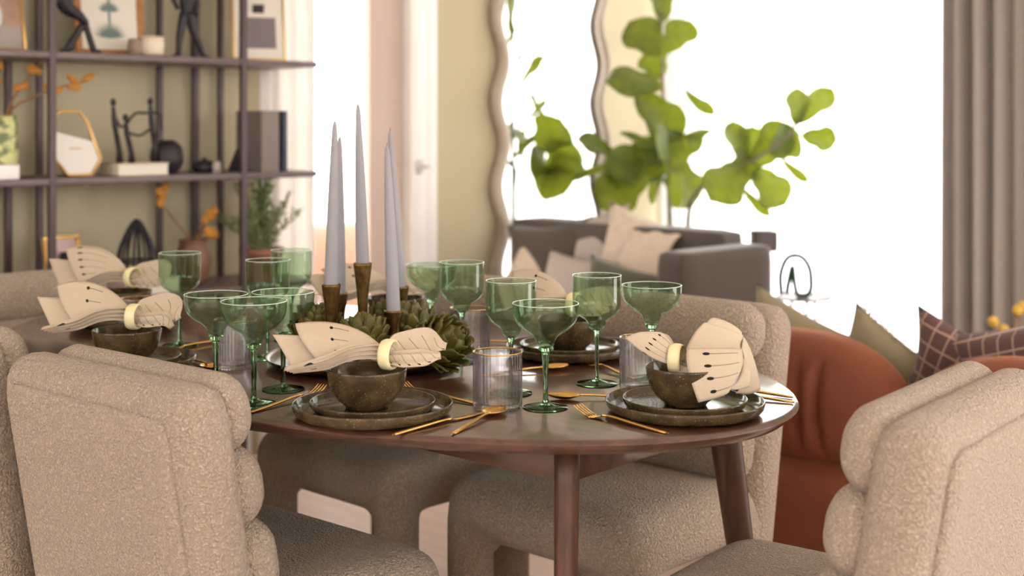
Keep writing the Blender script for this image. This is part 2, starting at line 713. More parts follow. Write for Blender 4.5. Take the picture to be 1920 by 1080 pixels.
M_LEAF = mat('fig_leaf', lin(104, 118, 40), 0.4, noise=(7, lin(62, 76, 34), 0.2), trans=0.0)
M_BARK = mat('fig_bark', lin(150, 140, 126), 0.8, noise=(40, lin(110, 100, 84), 0.2))
M_TERRA = mat('terracotta', lin(158, 104, 82), 0.7, noise=(20, lin(140, 90, 70), 0.3))
M_BROWNV = mat('brown_vase', lin(120, 84, 66), 0.5)
M_HERB = mat('herb_green', lin(150, 158, 112), 0.7, noise=(30, lin(112, 124, 80), 0.2))
M_DRY = mat('dried_orange', lin(190, 130, 54), 0.8)
M_DRYS = mat('dried_stem', lin(140, 100, 56), 0.8)
M_YELLOW = mat('yellow_bud', lin(216, 176, 78), 0.8)
M_FLORAL = mat('floral_ceramic', lin(206, 206, 140), 0.4, noise=(26, lin(108, 118, 74), 0.06))
M_GREYBOOK = mat('grey_book', lin(128, 118, 112), 0.7)
M_BLUEBOOK = mat('slate_blue_book', lin(64, 72, 86), 0.6)
M_CREAMB = mat('cream_ceramic', lin(222, 206, 182), 0.5)
M_TAUPEB = mat('taupe_ceramic', lin(150, 130, 112), 0.6)
M_LATCH = mat('satin_nickel', lin(196, 190, 188), 0.4, metal=0.3)
M_PINKCH = mat('blush_velvet', lin(176, 150, 142), 0.85, sheen=0.4)

# translucency for the leaves: thin blades let window light through
_nt = M_LEAF.node_tree
_b = _nt.nodes['Principled BSDF']
_out = [n for n in _nt.nodes if n.type == 'OUTPUT_MATERIAL'][0]
_mix = _nt.nodes.new('ShaderNodeMixShader')
_mix.inputs[0].default_value = 0.27
_tl = _nt.nodes.new('ShaderNodeBsdfTranslucent')
_tl.inputs[0].default_value = lin(168, 180, 44)
_nt.links.new(_b.outputs[0], _mix.inputs[1])
_nt.links.new(_tl.outputs[0], _mix.inputs[2])
_nt.links.new(_mix.outputs[0], _out.inputs[0])

# ------------------------------------------------------------------ room shell
WU, WV = 4.30, 5.30                           # shelf wall plane, window wall plane
CEIL = 2.75


def slab(name, u0, u1, v0, v1, z0, z1, m, parent=None):
    b = MB()
    b.box((v0, u0, z0), (v1, u1, z1))
    o = b.build(name, m, parent, smooth=False, rot=(0, 0, ROOM))
    return o


def rslab(name, u0, u1, v0, v1, z0, z1, m, parent=None, bev=0.006):
    b = MB()
    b.cbox((v0, u0, z0), (v1, u1, z1), bev)
    return auto_flat(b.build(name, m, parent, rot=(0, 0, ROOM)))


struct(slab('floor', -3.2, 7.2, -3.2, 5.45, -0.12, 0.0, M_FLOOR))
struct(slab('ceiling', -3.2, WU + 0.16, -3.2, WV + 0.16, CEIL, CEIL + 0.1, M_CEIL))
OP0, OP1 = 2.93, 3.60                         # opening beside the shelf
wl = struct(slab('wall_left', WU, WU + 0.16, -3.2, OP0, 0, CEIL, M_WALL))
wl2 = struct(slab('wall_left', WU, WU + 0.16, OP1, WV + 0.16, 0, CEIL, M_WALL))
wl3 = struct(slab('wall_left', WU, WU + 0.16, OP0, OP1, 2.35, CEIL, M_WALL))
# window wall: a strip at the corner, head above, low sill wall and the far pier
W0, W1 = 2.35, 4.24
struct(slab('wall_back', W1, WU, WV, WV + 0.16, 0, CEIL, M_WALL))
struct(slab('wall_back', W0, W1, WV, WV + 0.16, 2.45, CEIL, M_WALL))
struct(slab('wall_back', -0.2, W0, WV, WV + 0.16, 0, CEIL, M_WALL))
struct(slab('wall_back', -2.6, -0.2, WV, WV + 0.16, 2.45, CEIL, M_WALL))
struct(slab('wall_back', -3.2, -2.6, WV, WV + 0.16, 0, CEIL, M_WALL))
# unseen walls behind the camera; window openings added and sized to control the fill
for (a, c, z0, z1) in ((-3.2, -1.9, 0, CEIL), (-1.9, 4.6, 0, 1.0), (-1.9, 4.6, 2.4, CEIL), (0.9, 1.9, 1.0, 2.4), (4.6, 5.46, 0, CEIL)):
    struct(slab('wall_right', -3.36, -3.2, a, c, z0, z1, M_CEIL))
for (a, c, z0, z1) in ((-3.36, -2.2, 0, CEIL), (-2.2, 3.7, 0, 1.15), (-2.2, 3.7, 2.35, CEIL), (0.2, 1.3, 1.15, 2.35), (3.7, 4.46, 0, CEIL)):
    struct(slab('wall_front', a, c, -3.36, -3.2, z0, z1, M_CEIL))
struct(slab('baseboard_left', WU - 0.016, WU, -3.2, OP0 - 0.1, 0, 0.12, M_WHITE))
struct(slab('baseboard_left', WU - 0.016, WU, OP1 + 0.2, WV, 0, 0.12, M_WHITE))

# window frame in the back wall
wf = MB()
wf.box((WV + 0.05, W0, 0.0), (WV + 0.11, W0 + 0.06, 2.45))
wf.box((WV + 0.05, W1 - 0.06, 0.0), (WV + 0.11, W1, 2.45))
wf.box((WV + 0.05, W0, 2.39), (WV + 0.11, W1, 2.45))
wf.box((WV + 0.05, W0, 0.0), (WV + 0.11, W1, 0.06))
w1 = struct(wf.build('window_1', M_WHITE, None, False, rot=(0, 0, ROOM)))
gb = MB()
gb.box((WV + 0.075, W0 + 0.06, 0.06), (WV + 0.081, W1 - 0.06, 2.39))
gb.build('pane', thin_glass('window_glass', (0.98, 0.98, 0.98, 1)), w1, False)

# door casing and open white door leaf beside the opening
dc = MB()
dc.cbox((OP1, WU - 0.035, 0), (OP1 + 0.085, WU + 0.16, 2.43), 0.01)
dc.cbox((OP1 + 0.085, WU - 0.022, 0), (OP1 + 0.16, WU + 0.0, 2.43), 0.008)
dc.cbox((OP0 - 0.09, WU - 0.03, 2.35), (OP1 + 0.16, WU + 0.0, 2.43), 0.008)
struct(auto_flat(dc.build('trim_1', M_WHITE, None, rot=(0, 0, ROOM))))
lt = thing('door_latch', 'small grey latch plate on the white door casing', 'latch', uv(WU - 0.038, OP1 + 0.045, 1.07), ROOM)
b = MB()
b.cbox((-0.018, -0.006, -0.03), (0.018, 0.003, 0.03), 0.004)
auto_flat(b.build('plate', M_LATCH, lt))
b = MB()
b.tube([(0, -0.005, 0), (0, -0.03, 0), (0.03, -0.034, 0)], 0.006, 8)
b.build('lever', M_LATCH, lt)
rv = rslab('door_1', WU + 0.02, WU + 0.06, 3.425, OP1, 0, 2.35, mat('blush_paint', lin(204, 182, 170), 0.8))
struct(slab('ceiling', WU + 0.16, 6.6, 2.0, 5.45, 2.45, 2.55, M_CEIL))  # unseen roof over the bay, added to shade the armchair
struct(rv)


def curtain(name, label, cat, u0, v0, u1, v1, z0, z1, waves, amp, m, seed=0, thick=0.0):
    rnd = random.Random(seed)
    a, c = uv(u0, v0), uv(u1, v1)
    L = (c - a).length
    t = (c - a).normalized()
    nrm = Vector((-t.y, t.x, 0))
    NX, NZ = waves * 12, 16
    ph = [rnd.uniform(0, 6.28) for _ in range(4)]
    vs, fs = [], []
    for j in range(NZ + 1):
        zz = j / NZ
        for i in range(NX + 1):
            s = i / NX
            w = waves * 2 * math.pi * s
            d = amp * (math.sin(w + 0.5 * math.sin(3 * s * 6.28 / 2 + ph[0])) * (0.75 + 0.25 * math.sin(2.3 * s * 6.28 + ph[1])))
            d += amp * 0.25 * math.sin(2 * w + ph[2] + 1.5 * zz)
            x = s * L + 0.012 * math.sin(w + ph[3]) * (1 - zz)
            p = t * x + nrm * d
            vs.append((p.x, p.y, z0 + (z1 - z0) * zz))
    for j in range(NZ):
        for i in range(NX):
            q = j * (NX + 1) + i
            fs.append((q, q + 1, q + NX + 2, q + NX + 1))
    o = mk(name, vs, fs, m, None, True, loc=a)
    if thick:
        md = o.modifiers.new('solid', 'SOLIDIFY')
        md.thickness = thick
    return tag(o, label, cat)


curtain('sheer_curtain', 'white sheer curtain glowing with daylight across the wide window', 'curtain',
        WU - 0.06, WV - 0.09, 2.5, WV - 0.09, 0.02, 2.6, 26, 0.022, M_SHEER, 3)
curtain('heavy_drape', 'taupe heavy floor-length drape at the right edge of the window', 'curtain',
        2.66, WV - 0.20, 1.95, WV - 0.22, 0.01, 2.62, 8, 0.05, M_DRAPE, 5, 0.004)
curtain('pale_drape', 'pale pink drape hanging beside the open metal shelving', 'curtain',
        WU - 0.07, OP0 - 0.09, WU - 0.07, OP0 + 0.16, 0.01, 2.5, 3, 0.02, M_DRAPEP, 9, 0.003)

# ------------------------------------------------------------------ dining table
TC = Vector((-0.354, 2.925, 0))
TA, TB, TZ = 1.05, 0.597, 0.75
TANG = R(90 + 48.7)                           # long axis direction
table = thing('dining_table', 'oval dark walnut dining table laid for six people', 'table', (TC.x, TC.y, 0), TANG)
prof = [(1.0 - 0.060, TZ - 0.034), (1.0 - 0.02, TZ - 0.026), (1.0 - 0.004, TZ - 0.014), (1.0, TZ - 0.008), (1.0 - 0.003, TZ - 0.003), (1.0 - 0.012, TZ)]
vs, fs, SEG = [], [], 128
for (s, z) in prof:
    for k in range(SEG):
        a = 2 * math.pi * k / SEG
        off = 1.0 - s
        vs.append(((TA - off) * math.cos(a), (TB - off) * math.sin(a), z))
for i in range(len(prof) - 1):
    for k in range(SEG):
        k2 = (k + 1) % SEG
        fs.append((i * SEG + k, i * SEG + k2, (i + 1) * SEG + k2, (i + 1) * SEG + k))
fs.append(tuple(reversed(range(SEG))))
fs.append(tuple((len(prof) - 1) * SEG + k for k in range(SEG)))
auto_flat(mk('tabletop', vs, fs, M_WALNUT, table), 50)
# apron rails
LX, LY = 0.80, 0.235
ap = MB()
ap.cbox((-LX, -LY - 0.012, 0.655), (LX, -LY + 0.012, 0.717), 0.004)
auto_flat(ap.build('apron_rail', M_WALNUT, table))
ap = MB()
ap.cbox((-LX, LY - 0.012, 0.655), (LX, LY + 0.012, 0.717), 0.004)
auto_flat(ap.build('apron_rail', M_WALNUT, table))
for s in (-1, 1):
    ap = MB()
    ap.cbox((s * LX - 0.012, -LY, 0.655), (s * LX + 0.012, LY, 0.717), 0.004)
    auto_flat(ap.build('apron_rail', M_WALNUT, table))
for sx in (-1, 1):
    for sy in (-1, 1):
        lg = MB()
        top = Vector((sx * LX, sy * LY, 0.717))
        bot = Vector((sx * (LX + 0.06), sy * (LY + 0.085), 0.0))
        rd = Vector((sx * 0.55, sy * 0.83, 0)).normalized()
        tn = Vector((-rd.y, rd.x, 0))
        vs, fs = [], []
        NR, NS = 12, 20
        for i in range(NR + 1):
            t = i / NR
            c = top.lerp(bot, t)
            a_, b_ = 0.032 * (1 - 0.42 * t), 0.021 * (1 - 0.28 * t)
            for k in range(NS):
                an = 2 * math.pi * k / NS
                ca, sa = math.cos(an), math.sin(an)
                vs.append(c + rd * a_ * math.copysign(abs(ca) ** 0.7, ca) + tn * b_ * math.copysign(abs(sa) ** 0.7, sa))
        for i in range(NR):
            for k in range(NS):
                k2 = (k + 1) % NS
                fs.append((i * NS + k2, i * NS + k, (i + 1) * NS + k, (i + 1) * NS + k2))
        fs.append(tuple(range(NS)))
        fs.append(tuple(reversed([NR * NS + k for k in range(NS)])))
        lg.add(vs, fs)
        lg.build('leg', M_WALNUT_L, table)

# ------------------------------------------------------------------ dining chairs
CWD, CDP = 0.29, 0.31


def remeshed(builder, voxel, iters):
    me = bpy.data.meshes.new('tmp')
    me.from_pydata([tuple(v) for v in builder.v], [], builder.f)
    o = bpy.data.objects.new('tmp', me)
    COL.objects.link(o)
    m = o.modifiers.new('r', 'REMESH')
    m.mode = 'VOXEL'
    m.voxel_size = voxel
    s = o.modifiers.new('s', 'SMOOTH')
    s.factor = 0.5
    s.iterations = iters
    dg = bpy.context.evaluated_depsgraph_get()
    out = bpy.data.meshes.new_from_object(o.evaluated_get(dg))
    bpy.data.objects.remove(o, do_unlink=True)
    return out


def chair_meshes():
    b = MB()
    # seat slab with a crown, side skirts and four stout arch legs
    b.rbox((-CWD, -0.17, 0.305), (CWD, CDP, 0.455), (0.07, 0.08, 0.07), 12)
    for sx in (-1, 1):
        for (y0, y1) in ((CDP - 0.12, CDP - 0.005), (-0.20, -0.09)):
            x0, x1 = sorted((sx * (CWD - 0.005), sx * (CWD - 0.10)))
            b.rbox((x0, y0, 0.0), (x1, y1, 0.40), (0.05, 0.05, 0.012), 8)
        # fillet blocks under the slab where the arches spring
        x0, x1 = sorted((sx * (CWD - 0.03), sx * (CWD - 0.135)))
        b.rbox((x0, CDP - 0.10, 0.27), (x1, CDP - 0.03, 0.36), 0.035, 6)
    full = remeshed(b, 0.0105, 10)
    co = [v.co.copy() for v in full.vertices]
    groups = {}
    for p in full.polygons:
        c = p.center
        key = 'seat' if c.z > 0.215 else ('leg', c.x > 0, c.y > 0.05)
        groups.setdefault(key, []).append(tuple(p.vertices))
    out = {}
    for key, faces in groups.items():
        idx = {}
        nf = []
        for f in faces:
            nf.append(tuple(idx.setdefault(i, len(idx)) for i in f))
        vv = [None] * len(idx)
        for i, k in idx.items():
            vv[k] = co[i]
        me = bpy.data.meshes.new('seat' if key == 'seat' else 'leg')
        me.from_pydata([tuple(v) for v in vv], [], nf)
        me.polygons.foreach_set('use_smooth', [True] * len(nf))
        me.materials.append(M_BOUCLE)
        out[key] = me
    # backrest, leaning back about its foot
    lean = Matrix.Translation((0, -0.175, 0.30)) @ Matrix.Rotation(R(9.5), 4, 'X') @ Matrix.Translation((0, 0.175, -0.30))

    def m_of(bb, name):
        me = bpy.data.meshes.new(name)
        me.from_pydata([tuple(v) for v in bb.v], [], bb.f)
        me.polygons.foreach_set('use_smooth', [True] * len(me.polygons))
        me.materials.append(M_BOUCLE)
        return me

    def swell(p):
        return p
    s = MB()
    s.rbox((-CWD, -0.225, 0.24), (CWD, -0.115, 0.838), (0.05, 0.05, 0.06), 16, lean)
    out['backrest'] = m_of(s, 'backrest')
    s = MB()
    s.rbox((-CWD + 0.045, -0.238, 0.27), (CWD - 0.045, -0.19, 0.800), (0.035, 0.012, 0.03), 16, lean)
    out['back_panel'] = m_of(s, 'back_panel')
    rolls = []
    for (z0, z1, t) in ((0.70, 0.836, 0.0), (0.57, 0.712, 0.006), (0.425, 0.582, 0.016)):
        s = MB()
        s.rbox((-CWD + 0.02, -0.15, z0), (CWD - 0.02, -0.055 + t, z1), (0.06, 0.06, 0.062), 16, lean)
        rolls.append(m_of(s, 'back_roll'))
    out['rolls'] = rolls
    return out


CM = chair_meshes()


def chair(cx, cy, fx, fy, label):
    """front of the chair faces (fx, fy)"""
    rz = math.atan2(fy, fx) - math.pi / 2
    t = thing('dining_chair', label, 'chair', (cx, cy, 0), rz, 'cream boucle dining chairs')
    from_mesh('seat', CM['seat'], t)
    for k, me in CM.items():
        if isinstance(k, tuple):
            from_mesh('leg', me, t)
    br = from_mesh('backrest', CM['backrest'], t)
    from_mesh('back_panel', CM['back_panel'], br)
    for me in CM['rolls']:
        from_mesh('back_roll', me, br)
    return t


chair(0.2476, 3.0745, -0.688, -0.726, 'cream boucle chair behind the setting with the upright folded napkin, before the rust sofa')
chair(-0.278, 3.537, -0.688, -0.726, 'cream boucle chair across the table, behind the green glasses at its middle')
chair(-0.525, 2.475, 0.655, 0.755, 'large cream boucle chair in the left foreground showing its back')
chair(-1.063, 2.965, 0.669, 0.743, 'cream boucle chair at the left picture edge, mostly hidden by the foreground one')
chair(0.517, 2.24, -0.8, 0.6, 'cream boucle chair in the right foreground at the near table end')
chair(-1.226, 3.553, 0.751, -0.66, 'cream boucle chair at the far table end in front of the shelving')

# ------------------------------------------------------------------ place settings
def lathe_mesh(name, prof, m, seg=56, closed=False, rib=None, sharp=False):
    b = MB()
    (b.lathe_closed if closed else b.lathe)(prof, seg, None, rib)
    me = bpy.data.meshes.new(name)
    me.from_pydata([tuple(v) for v in b.v], [], b.f)
    me.polygons.foreach_set('use_smooth', [True] * len(me.polygons))
    me.materials.append(m)
    return me


def plate_prof(r, h):
    return [(0.0, 0.0), (r * 0.72, 0.0), (r * 0.86, 0.0015), (r * 0.945, h * 0.22), (r * 0.985, h * 0.52), (r, h * 0.85), (r * 0.998, h * 0.97),
            (r * 0.988, h), (r * 0.972, h * 0.96), (r * 0.955, h * 0.62), (r * 0.92, 0.0105), (r * 0.87, 0.0072), (r * 0.5, 0.006), (0.0, 0.006)]


ME_PLATE = lathe_mesh('dinner_plate', plate_prof(0.1375, 0.024), M_GLAZE, 72)
ME_SIDE = lathe_mesh('side_plate', plate_prof(0.1075, 0.020), M_GLAZE, 64)
bowl_p = [(0.0, 0.0), (0.036, 0.0), (0.038, 0.004), (0.040, 0.006), (0.050, 0.014), (0.060, 0.028), (0.066, 0.045), (0.0685, 0.062), (0.0690, 0.0655),
          (0.0680, 0.067), (0.0665, 0.0655), (0.0635, 0.046), (0.057, 0.029), (0.047, 0.016), (0.034, 0.009), (0.0, 0.008)]
ME_BOWL = lathe_mesh('bowl', bowl_p, M_GLAZE, 64)
ME_RING = lathe_mesh('napkin_ring', [(0.0225, -0.011), (0.0245, -0.0105), (0.0262, -0.006), (0.0266, 0), (0.0262, 0.006), (0.0245, 0.0105), (0.0225, 0.011), (0.0222, 0)], M_RING, 40, True)

SETS = {
    'A': (at(699, 749, 2.284), 'the setting nearest the camera in the middle'),
    'B': (at(1284, 749, 2.307), 'the right-hand setting with the upright napkin'),
    'C': (at(1068, 690, 2.88), 'the setting behind the tall goblets'),
    'D': (at(742, 610, 3.22), 'the setting behind the candlesticks'),
    'E': (at(238, 690, 2.72), 'the setting half hidden by the foreground chair'),
    'F': (at(232, 600, 3.34), 'the setting at the far left table end'),
}
SP = {}
for k, (p, where) in SETS.items():
    x, y = p.x, p.y
    SP[k] = (x, y)
    o = from_mesh('dinner_plate', ME_PLATE, None, (x, y, TZ + 0.0005), (0, 0, random.uniform(0, 6)))
    tag(o, 'large olive brown speckled dinner plate of ' + where, 'plate', 'speckled dinner plates')
    o = from_mesh('side_plate', ME_SIDE, None, (x, y, TZ + 0.0078), (0, 0, random.uniform(0, 6)))
    tag(o, 'smaller olive brown speckled plate stacked in ' + where, 'plate', 'speckled side plates')
    dx = {'A': -0.010, 'B': 0.001}.get(k, 0)
    o = from_mesh('bowl', ME_BOWL, None, (x + dx, y, TZ + 0.0148), (0, 0, random.uniform(0, 6)))
    tag(o, 'olive brown speckled bowl holding a napkin, in ' + where, 'bowl', 'speckled bowls')


# ------------------------------------------------------------------ napkins
def fan(b, centre, width, wdir, nfold, amp, phase=0.0, NS=30, NC=36, uvr=(0, 1), swap=False):
    """gathered cloth running along a centre line; cross-section is pleated"""
    C = crv(centre, NS)
    n = len(C)
    W = [Vector(w).normalized() for w in wdir]

    def lerp_list(L, t):
        x = t * (len(L) - 1)
        i = min(int(x), len(L) - 2)
        f = x - i
        f = f * f * (3 - 2 * f)
        return L[i] * (1 - f) + L[i + 1] * f
    vs, fs, uvs = [], [], []
    for i in range(n):
        t = i / (n - 1)
        tg = (C[min(i + 1, n - 1)] - C[max(i - 1, 0)]).normalized()
        w = lerp_list(W, t)
        w = (w - tg * w.dot(tg)).normalized()
        nd = tg.cross(w).normalized()
        wd = lerp_list(width, t)
        am = lerp_list(amp, t)
        for k in range(NC + 1):
            c = k / NC * 2 - 1
            s = math.sin(nfold * math.pi * c + phase)
            s = math.copysign(abs(s) ** 0.75, s)
            p = C[i] + w * (wd * c) + nd * (am * s) + w * (0.25 * am * math.sin(2 * nfold * math.pi * c + phase))
            vs.append(p)
            cc = c * 0.5 + 0.5
            uvs.append((t * uvr[1] + 0.35 * cc, 0.88 - 0.5 * cc) if swap else (uvr[0] + (uvr[1] - uvr[0]) * cc, t))
    m = NC + 1
    for i in range(n - 1):
        for k in range(NC):
            q = i * m + k
            fs.append((q, q + 1, q + m + 1, q + m))
    b.add(vs, fs, None, uvs)


def patch(b, net, NU=18, NV=18, uvr=(0, 1, 0, 1), ripple=0.0):
    """Bezier sheet over a control net (rows run away from the ring)"""
    def bern(n, i, t):
        return math.comb(n, i) * t ** i * (1 - t) ** (n - i)
    nr, nc = len(net) - 1, len(net[0]) - 1
    vs, fs, uvs = [], [], []
    for i in range(NU + 1):
        s = i / NU
        for j in range(NV + 1):
            t = j / NV
            p = Vector((0, 0, 0))
            for a in range(nr + 1):
                ba = bern(nr, a, s)
                for c in range(nc + 1):
                    p += Vector(net[a][c]) * (ba * bern(nc, c, t))
            p += Vector((0, ripple * math.sin(9 * t + 4 * s), 0))
            vs.append(p)
            uvs.append((uvr[0] + (uvr[1] - uvr[0]) * t, uvr[2] + (uvr[3] - uvr[2]) * s))
    m = NV + 1
    for i in range(NU):
        for j in range(NV):
            q = i * m + j
            fs.append((q, q + 1, q + m + 1, q + m))
    b.add(vs, fs, None, uvs)


def napkin(key, b, origin, label, rz=0.0):
    o = b.build('napkin', M_LINEN, None, True, loc=origin, rot=(0, 0, rz), uvs=True)
    md = o.modifiers.new('solid', 'SOLIDIFY')
    md.thickness = 0.0014
    md.offset = 0
    tag(o, label, 'napkin', 'printed linen napkins')
    return o


def px3(s):
    """points given in px of a view of that scale, (right, up, away) -> metres"""
    return lambda x, z, y: Vector((x * s, y * s, z * s))


def ring(p, rot, label):
    o = from_mesh('napkin_ring', ME_RING, None, p, rot)
    return tag(o, label, 'napkin ring', 'cream napkin rings')


def loose_napkin(b, q, k=1.0, left_up=0.0, seed=0, right_tip=(118, 14, 0), print_uv=(0.0, 0.62, -0.2, 1.5)):
    """a napkin lying across a bowl: broad folded sheets on the left, pleats in front, a leaf-like tail on the right"""
    rnd = random.Random(seed)
    j = lambda a: rnd.uniform(-a, a)
    P = lambda x, z, y: q(x * k, z * k, y * k)
    lu = left_up
    # upper sheet
    patch(b, [[P(-4, 12, 10), P(-4, 14, 0), P(-6, 8, -12), P(-6, 0, -16)],
              [P(-50, 52 + lu, 40), P(-55, 30 + lu, 6), P(-55, 12, -14), P(-50, 2, -24)],
              [P(-115, 66 + lu + j(8), 46), P(-115, 46 + lu, 14), P(-108, 22, -6), P(-92, -4, -22)],
              [P(-170, 46 + lu + j(8), 34), P(-165, 34 + lu, 14), P(-142, 8, -4), P(-112, -18, -20)]], 20, 16, print_uv)
    # lower sheet that reaches furthest out
    patch(b, [[P(-4, 6, 14), P(-4, 2, 4), P(-4, -2, -4), P(-4, -6, -8)],
              [P(-70, 30, 34), P(-70, 10, 16), P(-70, -2, 0), P(-70, -8, -10)],
              [P(-140, 28 + lu * .6, 36), P(-140, 14, 20), P(-136, -8, 4), P(-130, -18, -8)],
              [P(-212, 32 + lu * .6, 26), P(-196, 12, 18), P(-182, -10, 6), P(-168, -28, -4)]], 20, 14, (0.1, 0.5, 0, 0.4))
    # bundled pleats in front
    fan(b, [P(6, 0, -8), P(-25, 8, -20), P(-62, 6, -34), P(-110, -12, -36), P(-172, -26, -26)],
        [14 * k * q(1, 0, 0).x, 17 * k * q(1, 0, 0).x, 20 * k * q(1, 0, 0).x, 26 * k * q(1, 0, 0).x],
        [(0.1, 0.3, 1), (0.2, -0.5, 1), (0.0, -0.9, 0.7), (0, -1, 0.35)], 3.5,
        [5 * k * q(1, 0, 0).x, 6 * k * q(1, 0, 0).x, 6.5 * k * q(1, 0, 0).x, 3.5 * k * q(1, 0, 0).x], 0.4, 34, 64, (0, 0.3))
    # gathered tail through the ring
    s1 = q(1, 0, 0).x * k
    tx, tz, ty = right_tip
    fan(b, [P(-14, 0, -6), P(8, 2, -4), P(34, 10, 2), P(78, 18, 6), P(tx, tz, ty)],
        [11 * s1, 15 * s1, 29 * s1, 31 * s1, 7 * s1], [(0, 0.3, 1), (0, 0.3, 1), (0, 0.5, 1), (0, 0.6, 1), (0, 0.6, 1)],
        0.5, [3 * s1, 5 * s1, -9 * s1, -8 * s1, 1 * s1], 1.57, 30, 30, (0, 1.7), True)
    fan(b, [P(-10, -4, -10), P(10, -4, -14), P(40, -4, -20), P(74, -2, -20), P(tx - 10, tz - 14, ty - 12)],
        [9 * s1, 12 * s1, 17 * s1, 18 * s1, 7 * s1], [(0, 0.4, 1), (0, 0.4, 1), (0, 0.6, 1), (0, 0.8, 1), (0, 0.8, 1)],
        1.2, [4 * s1, 4 * s1, 5 * s1, 4 * s1, 2 * s1], 1.2, 26, 30, (0, 1.5), True)


# A : centre setting
xA, yA = SP['A']
oA = Vector((xA + 0.018, yA - 0.002, 0.856))
b = MB()
loose_napkin(b, px3(0.000914), 1.0, 0, 1)
napkin('A', b, oA, 'cream linen napkin with dark stripes draped over the bowl nearest the camera')
ring(oA + Vector((0.010, -0.006, 0.0)), (R(90), R(0), R(70)), 'cream ring around the napkin nearest the camera')

# E : behind the foreground chair
xE, yE = SP['E']
oE = Vector((xE + 0.010, yE - 0.004, 0.858))
b = MB()
loose_napkin(b, px3(0.00102), 0.93, 10, 2, (104, -6, -10))
napkin('E', b, oE, 'cream linen napkin with broad folds just above the foreground chair back')
ring(oE + Vector((0.008, -0.008, 0.0)), (R(90), 0, R(80)), 'cream ring around the napkin above the foreground chair back')

# F : far end
xF, yF = SP['F']
oF = Vector((xF + 0.015, yF, 0.862))
b = MB()
loose_napkin(b, px3(0.00125), 0.80, 26, 3, (100, 6, 0), (0, 1.2, 0.2, 0.98))
napkin('F', b, oF, 'cream linen napkin with dotted print at the far left table end')
ring(oF + Vector((0.010, -0.008, 0.004)), (R(90), 0, R(60)), 'cream ring around the napkin at the far left end')

# D : behind the candles
xD, yD = SP['D']
oD = Vector((xD - 0.01, yD, 0.858))
b = MB()
loose_napkin(b, px3(0.00125), 0.78, 4, 4)
napkin('D', b, oD, 'cream linen napkin seen behind the candlesticks', R(20))
ring(oD + Vector((0.010, -0.006, 0.0)), (R(90), 0, R(80)), 'cream ring around the napkin behind the candlesticks')

# C : across, behind the goblets
xC, yC = SP['C']
oC = Vector((xC + 0.0, yC, 0.858))
b = MB()
loose_napkin(b, px3(0.00112), 0.80, 18, 6, (112, 10, 10))
napkin('C', b, oC, 'cream linen napkin behind the tall goblets right of centre', R(-25))
ring(oC + Vector((0.010, -0.006, 0.002)), (R(90), 0, R(60)), 'cream ring around the napkin behind the tall goblets')

# B : upright crown-like fold
xB, yB = SP['B']
sB = px3(0.000923)
oB = Vector((xB, yB, 0.836))                  # px (1284, 681)
Bp = lambda px, py, d: sB(px - 1284, 681 - py, d)
b = MB()
# left ear leaning over the rim
patch(b, [[Bp(1268, 655, 4), Bp(1266, 664, -6), Bp(1262, 674, -12), Bp(1258, 682, -14)],
          [Bp(1252, 628, 8), Bp(1242, 650, -14), Bp(1236, 662, -20), Bp(1230, 676, -16)],
          [Bp(1240, 622, 6), Bp(1215, 628, -18), Bp(1212, 646, -20), Bp(1206, 664, -16)],
          [Bp(1232, 624, 4), Bp(1200, 620, 0), Bp(1186, 624, -6), Bp(1172, 634, -6)]], 18, 16, (0.0, 0.9, 0.45, 1.05))
patch(b, [[Bp(1268, 658, 10), Bp(1266, 668, 6), Bp(1262, 678, 2)],
          [Bp(1262, 630, 18), Bp(1252, 650, 14), Bp(1240, 672, 4)],
          [Bp(1246, 628, 14), Bp(1236, 640, 12), Bp(1222, 660, 4)]], 14, 12, (0.2, 0.7, 0.5, 0.9))
# front panel hanging over the bowl
patch(b, [[Bp(1284, 648, -34), Bp(1276, 670, -52), Bp(1284, 700, -74), Bp(1298, 738, -82)],
          [Bp(1320, 646, -40), Bp(1320, 674, -66), Bp(1326, 700, -82), Bp(1332, 730, -84)],
          [Bp(1358, 646, -34), Bp(1362, 672, -60), Bp(1364, 696, -74), Bp(1366, 722, -74)],
          [Bp(1388, 652, -16), Bp(1388, 668, -34), Bp(1390, 688, -46), Bp(1352, 716, -70)]], 18, 18, (0.2, 1.0, 1.0, 0.42))
# tall fold standing behind the panel
patch(b, [[Bp(1282, 650, -34), Bp(1290, 640, -14), Bp(1300, 622, 0), Bp(1322, 606, 8)],
          [Bp(1320, 648, -40), Bp(1325, 632, -18), Bp(1338, 622, 0), Bp(1346, 612, 8)],
          [Bp(1358, 648, -34), Bp(1362, 640, -12), Bp(1370, 632, 4), Bp(1376, 620, 12)],
          [Bp(1388, 654, -16), Bp(1388, 650, 0), Bp(1392, 644, 10), Bp(1396, 632, 16)]], 16, 16, (0.3, 0.6, 0.0, 0.3))
patch(b, [[Bp(1326, 607, 8), Bp(1334, 598, 16), Bp(1342, 600, 26)],
          [Bp(1352, 614, 8), Bp(1362, 604, 18), Bp(1370, 604, 28)],
          [Bp(1384, 642, 6), Bp(1392, 612, 20), Bp(1397, 626, 26)],
          [Bp(1386, 668, 0), Bp(1396, 650, 14), Bp(1394, 628, 24)]], 16, 12, (0.3, 0.6, 0.0, 0.25))
# inner upright sheet
patch(b, [[Bp(1276, 690, 10), Bp(1300, 640, 18), Bp(1330, 606, 20)],
          [Bp(1320, 700, 14), Bp(1340, 660, 22), Bp(1365, 622, 26)],
          [Bp(1352, 700, 14), Bp(1376, 672, 22), Bp(1392, 636, 26)]], 12, 12, (0.2, 0.5, 0.0, 0.3))
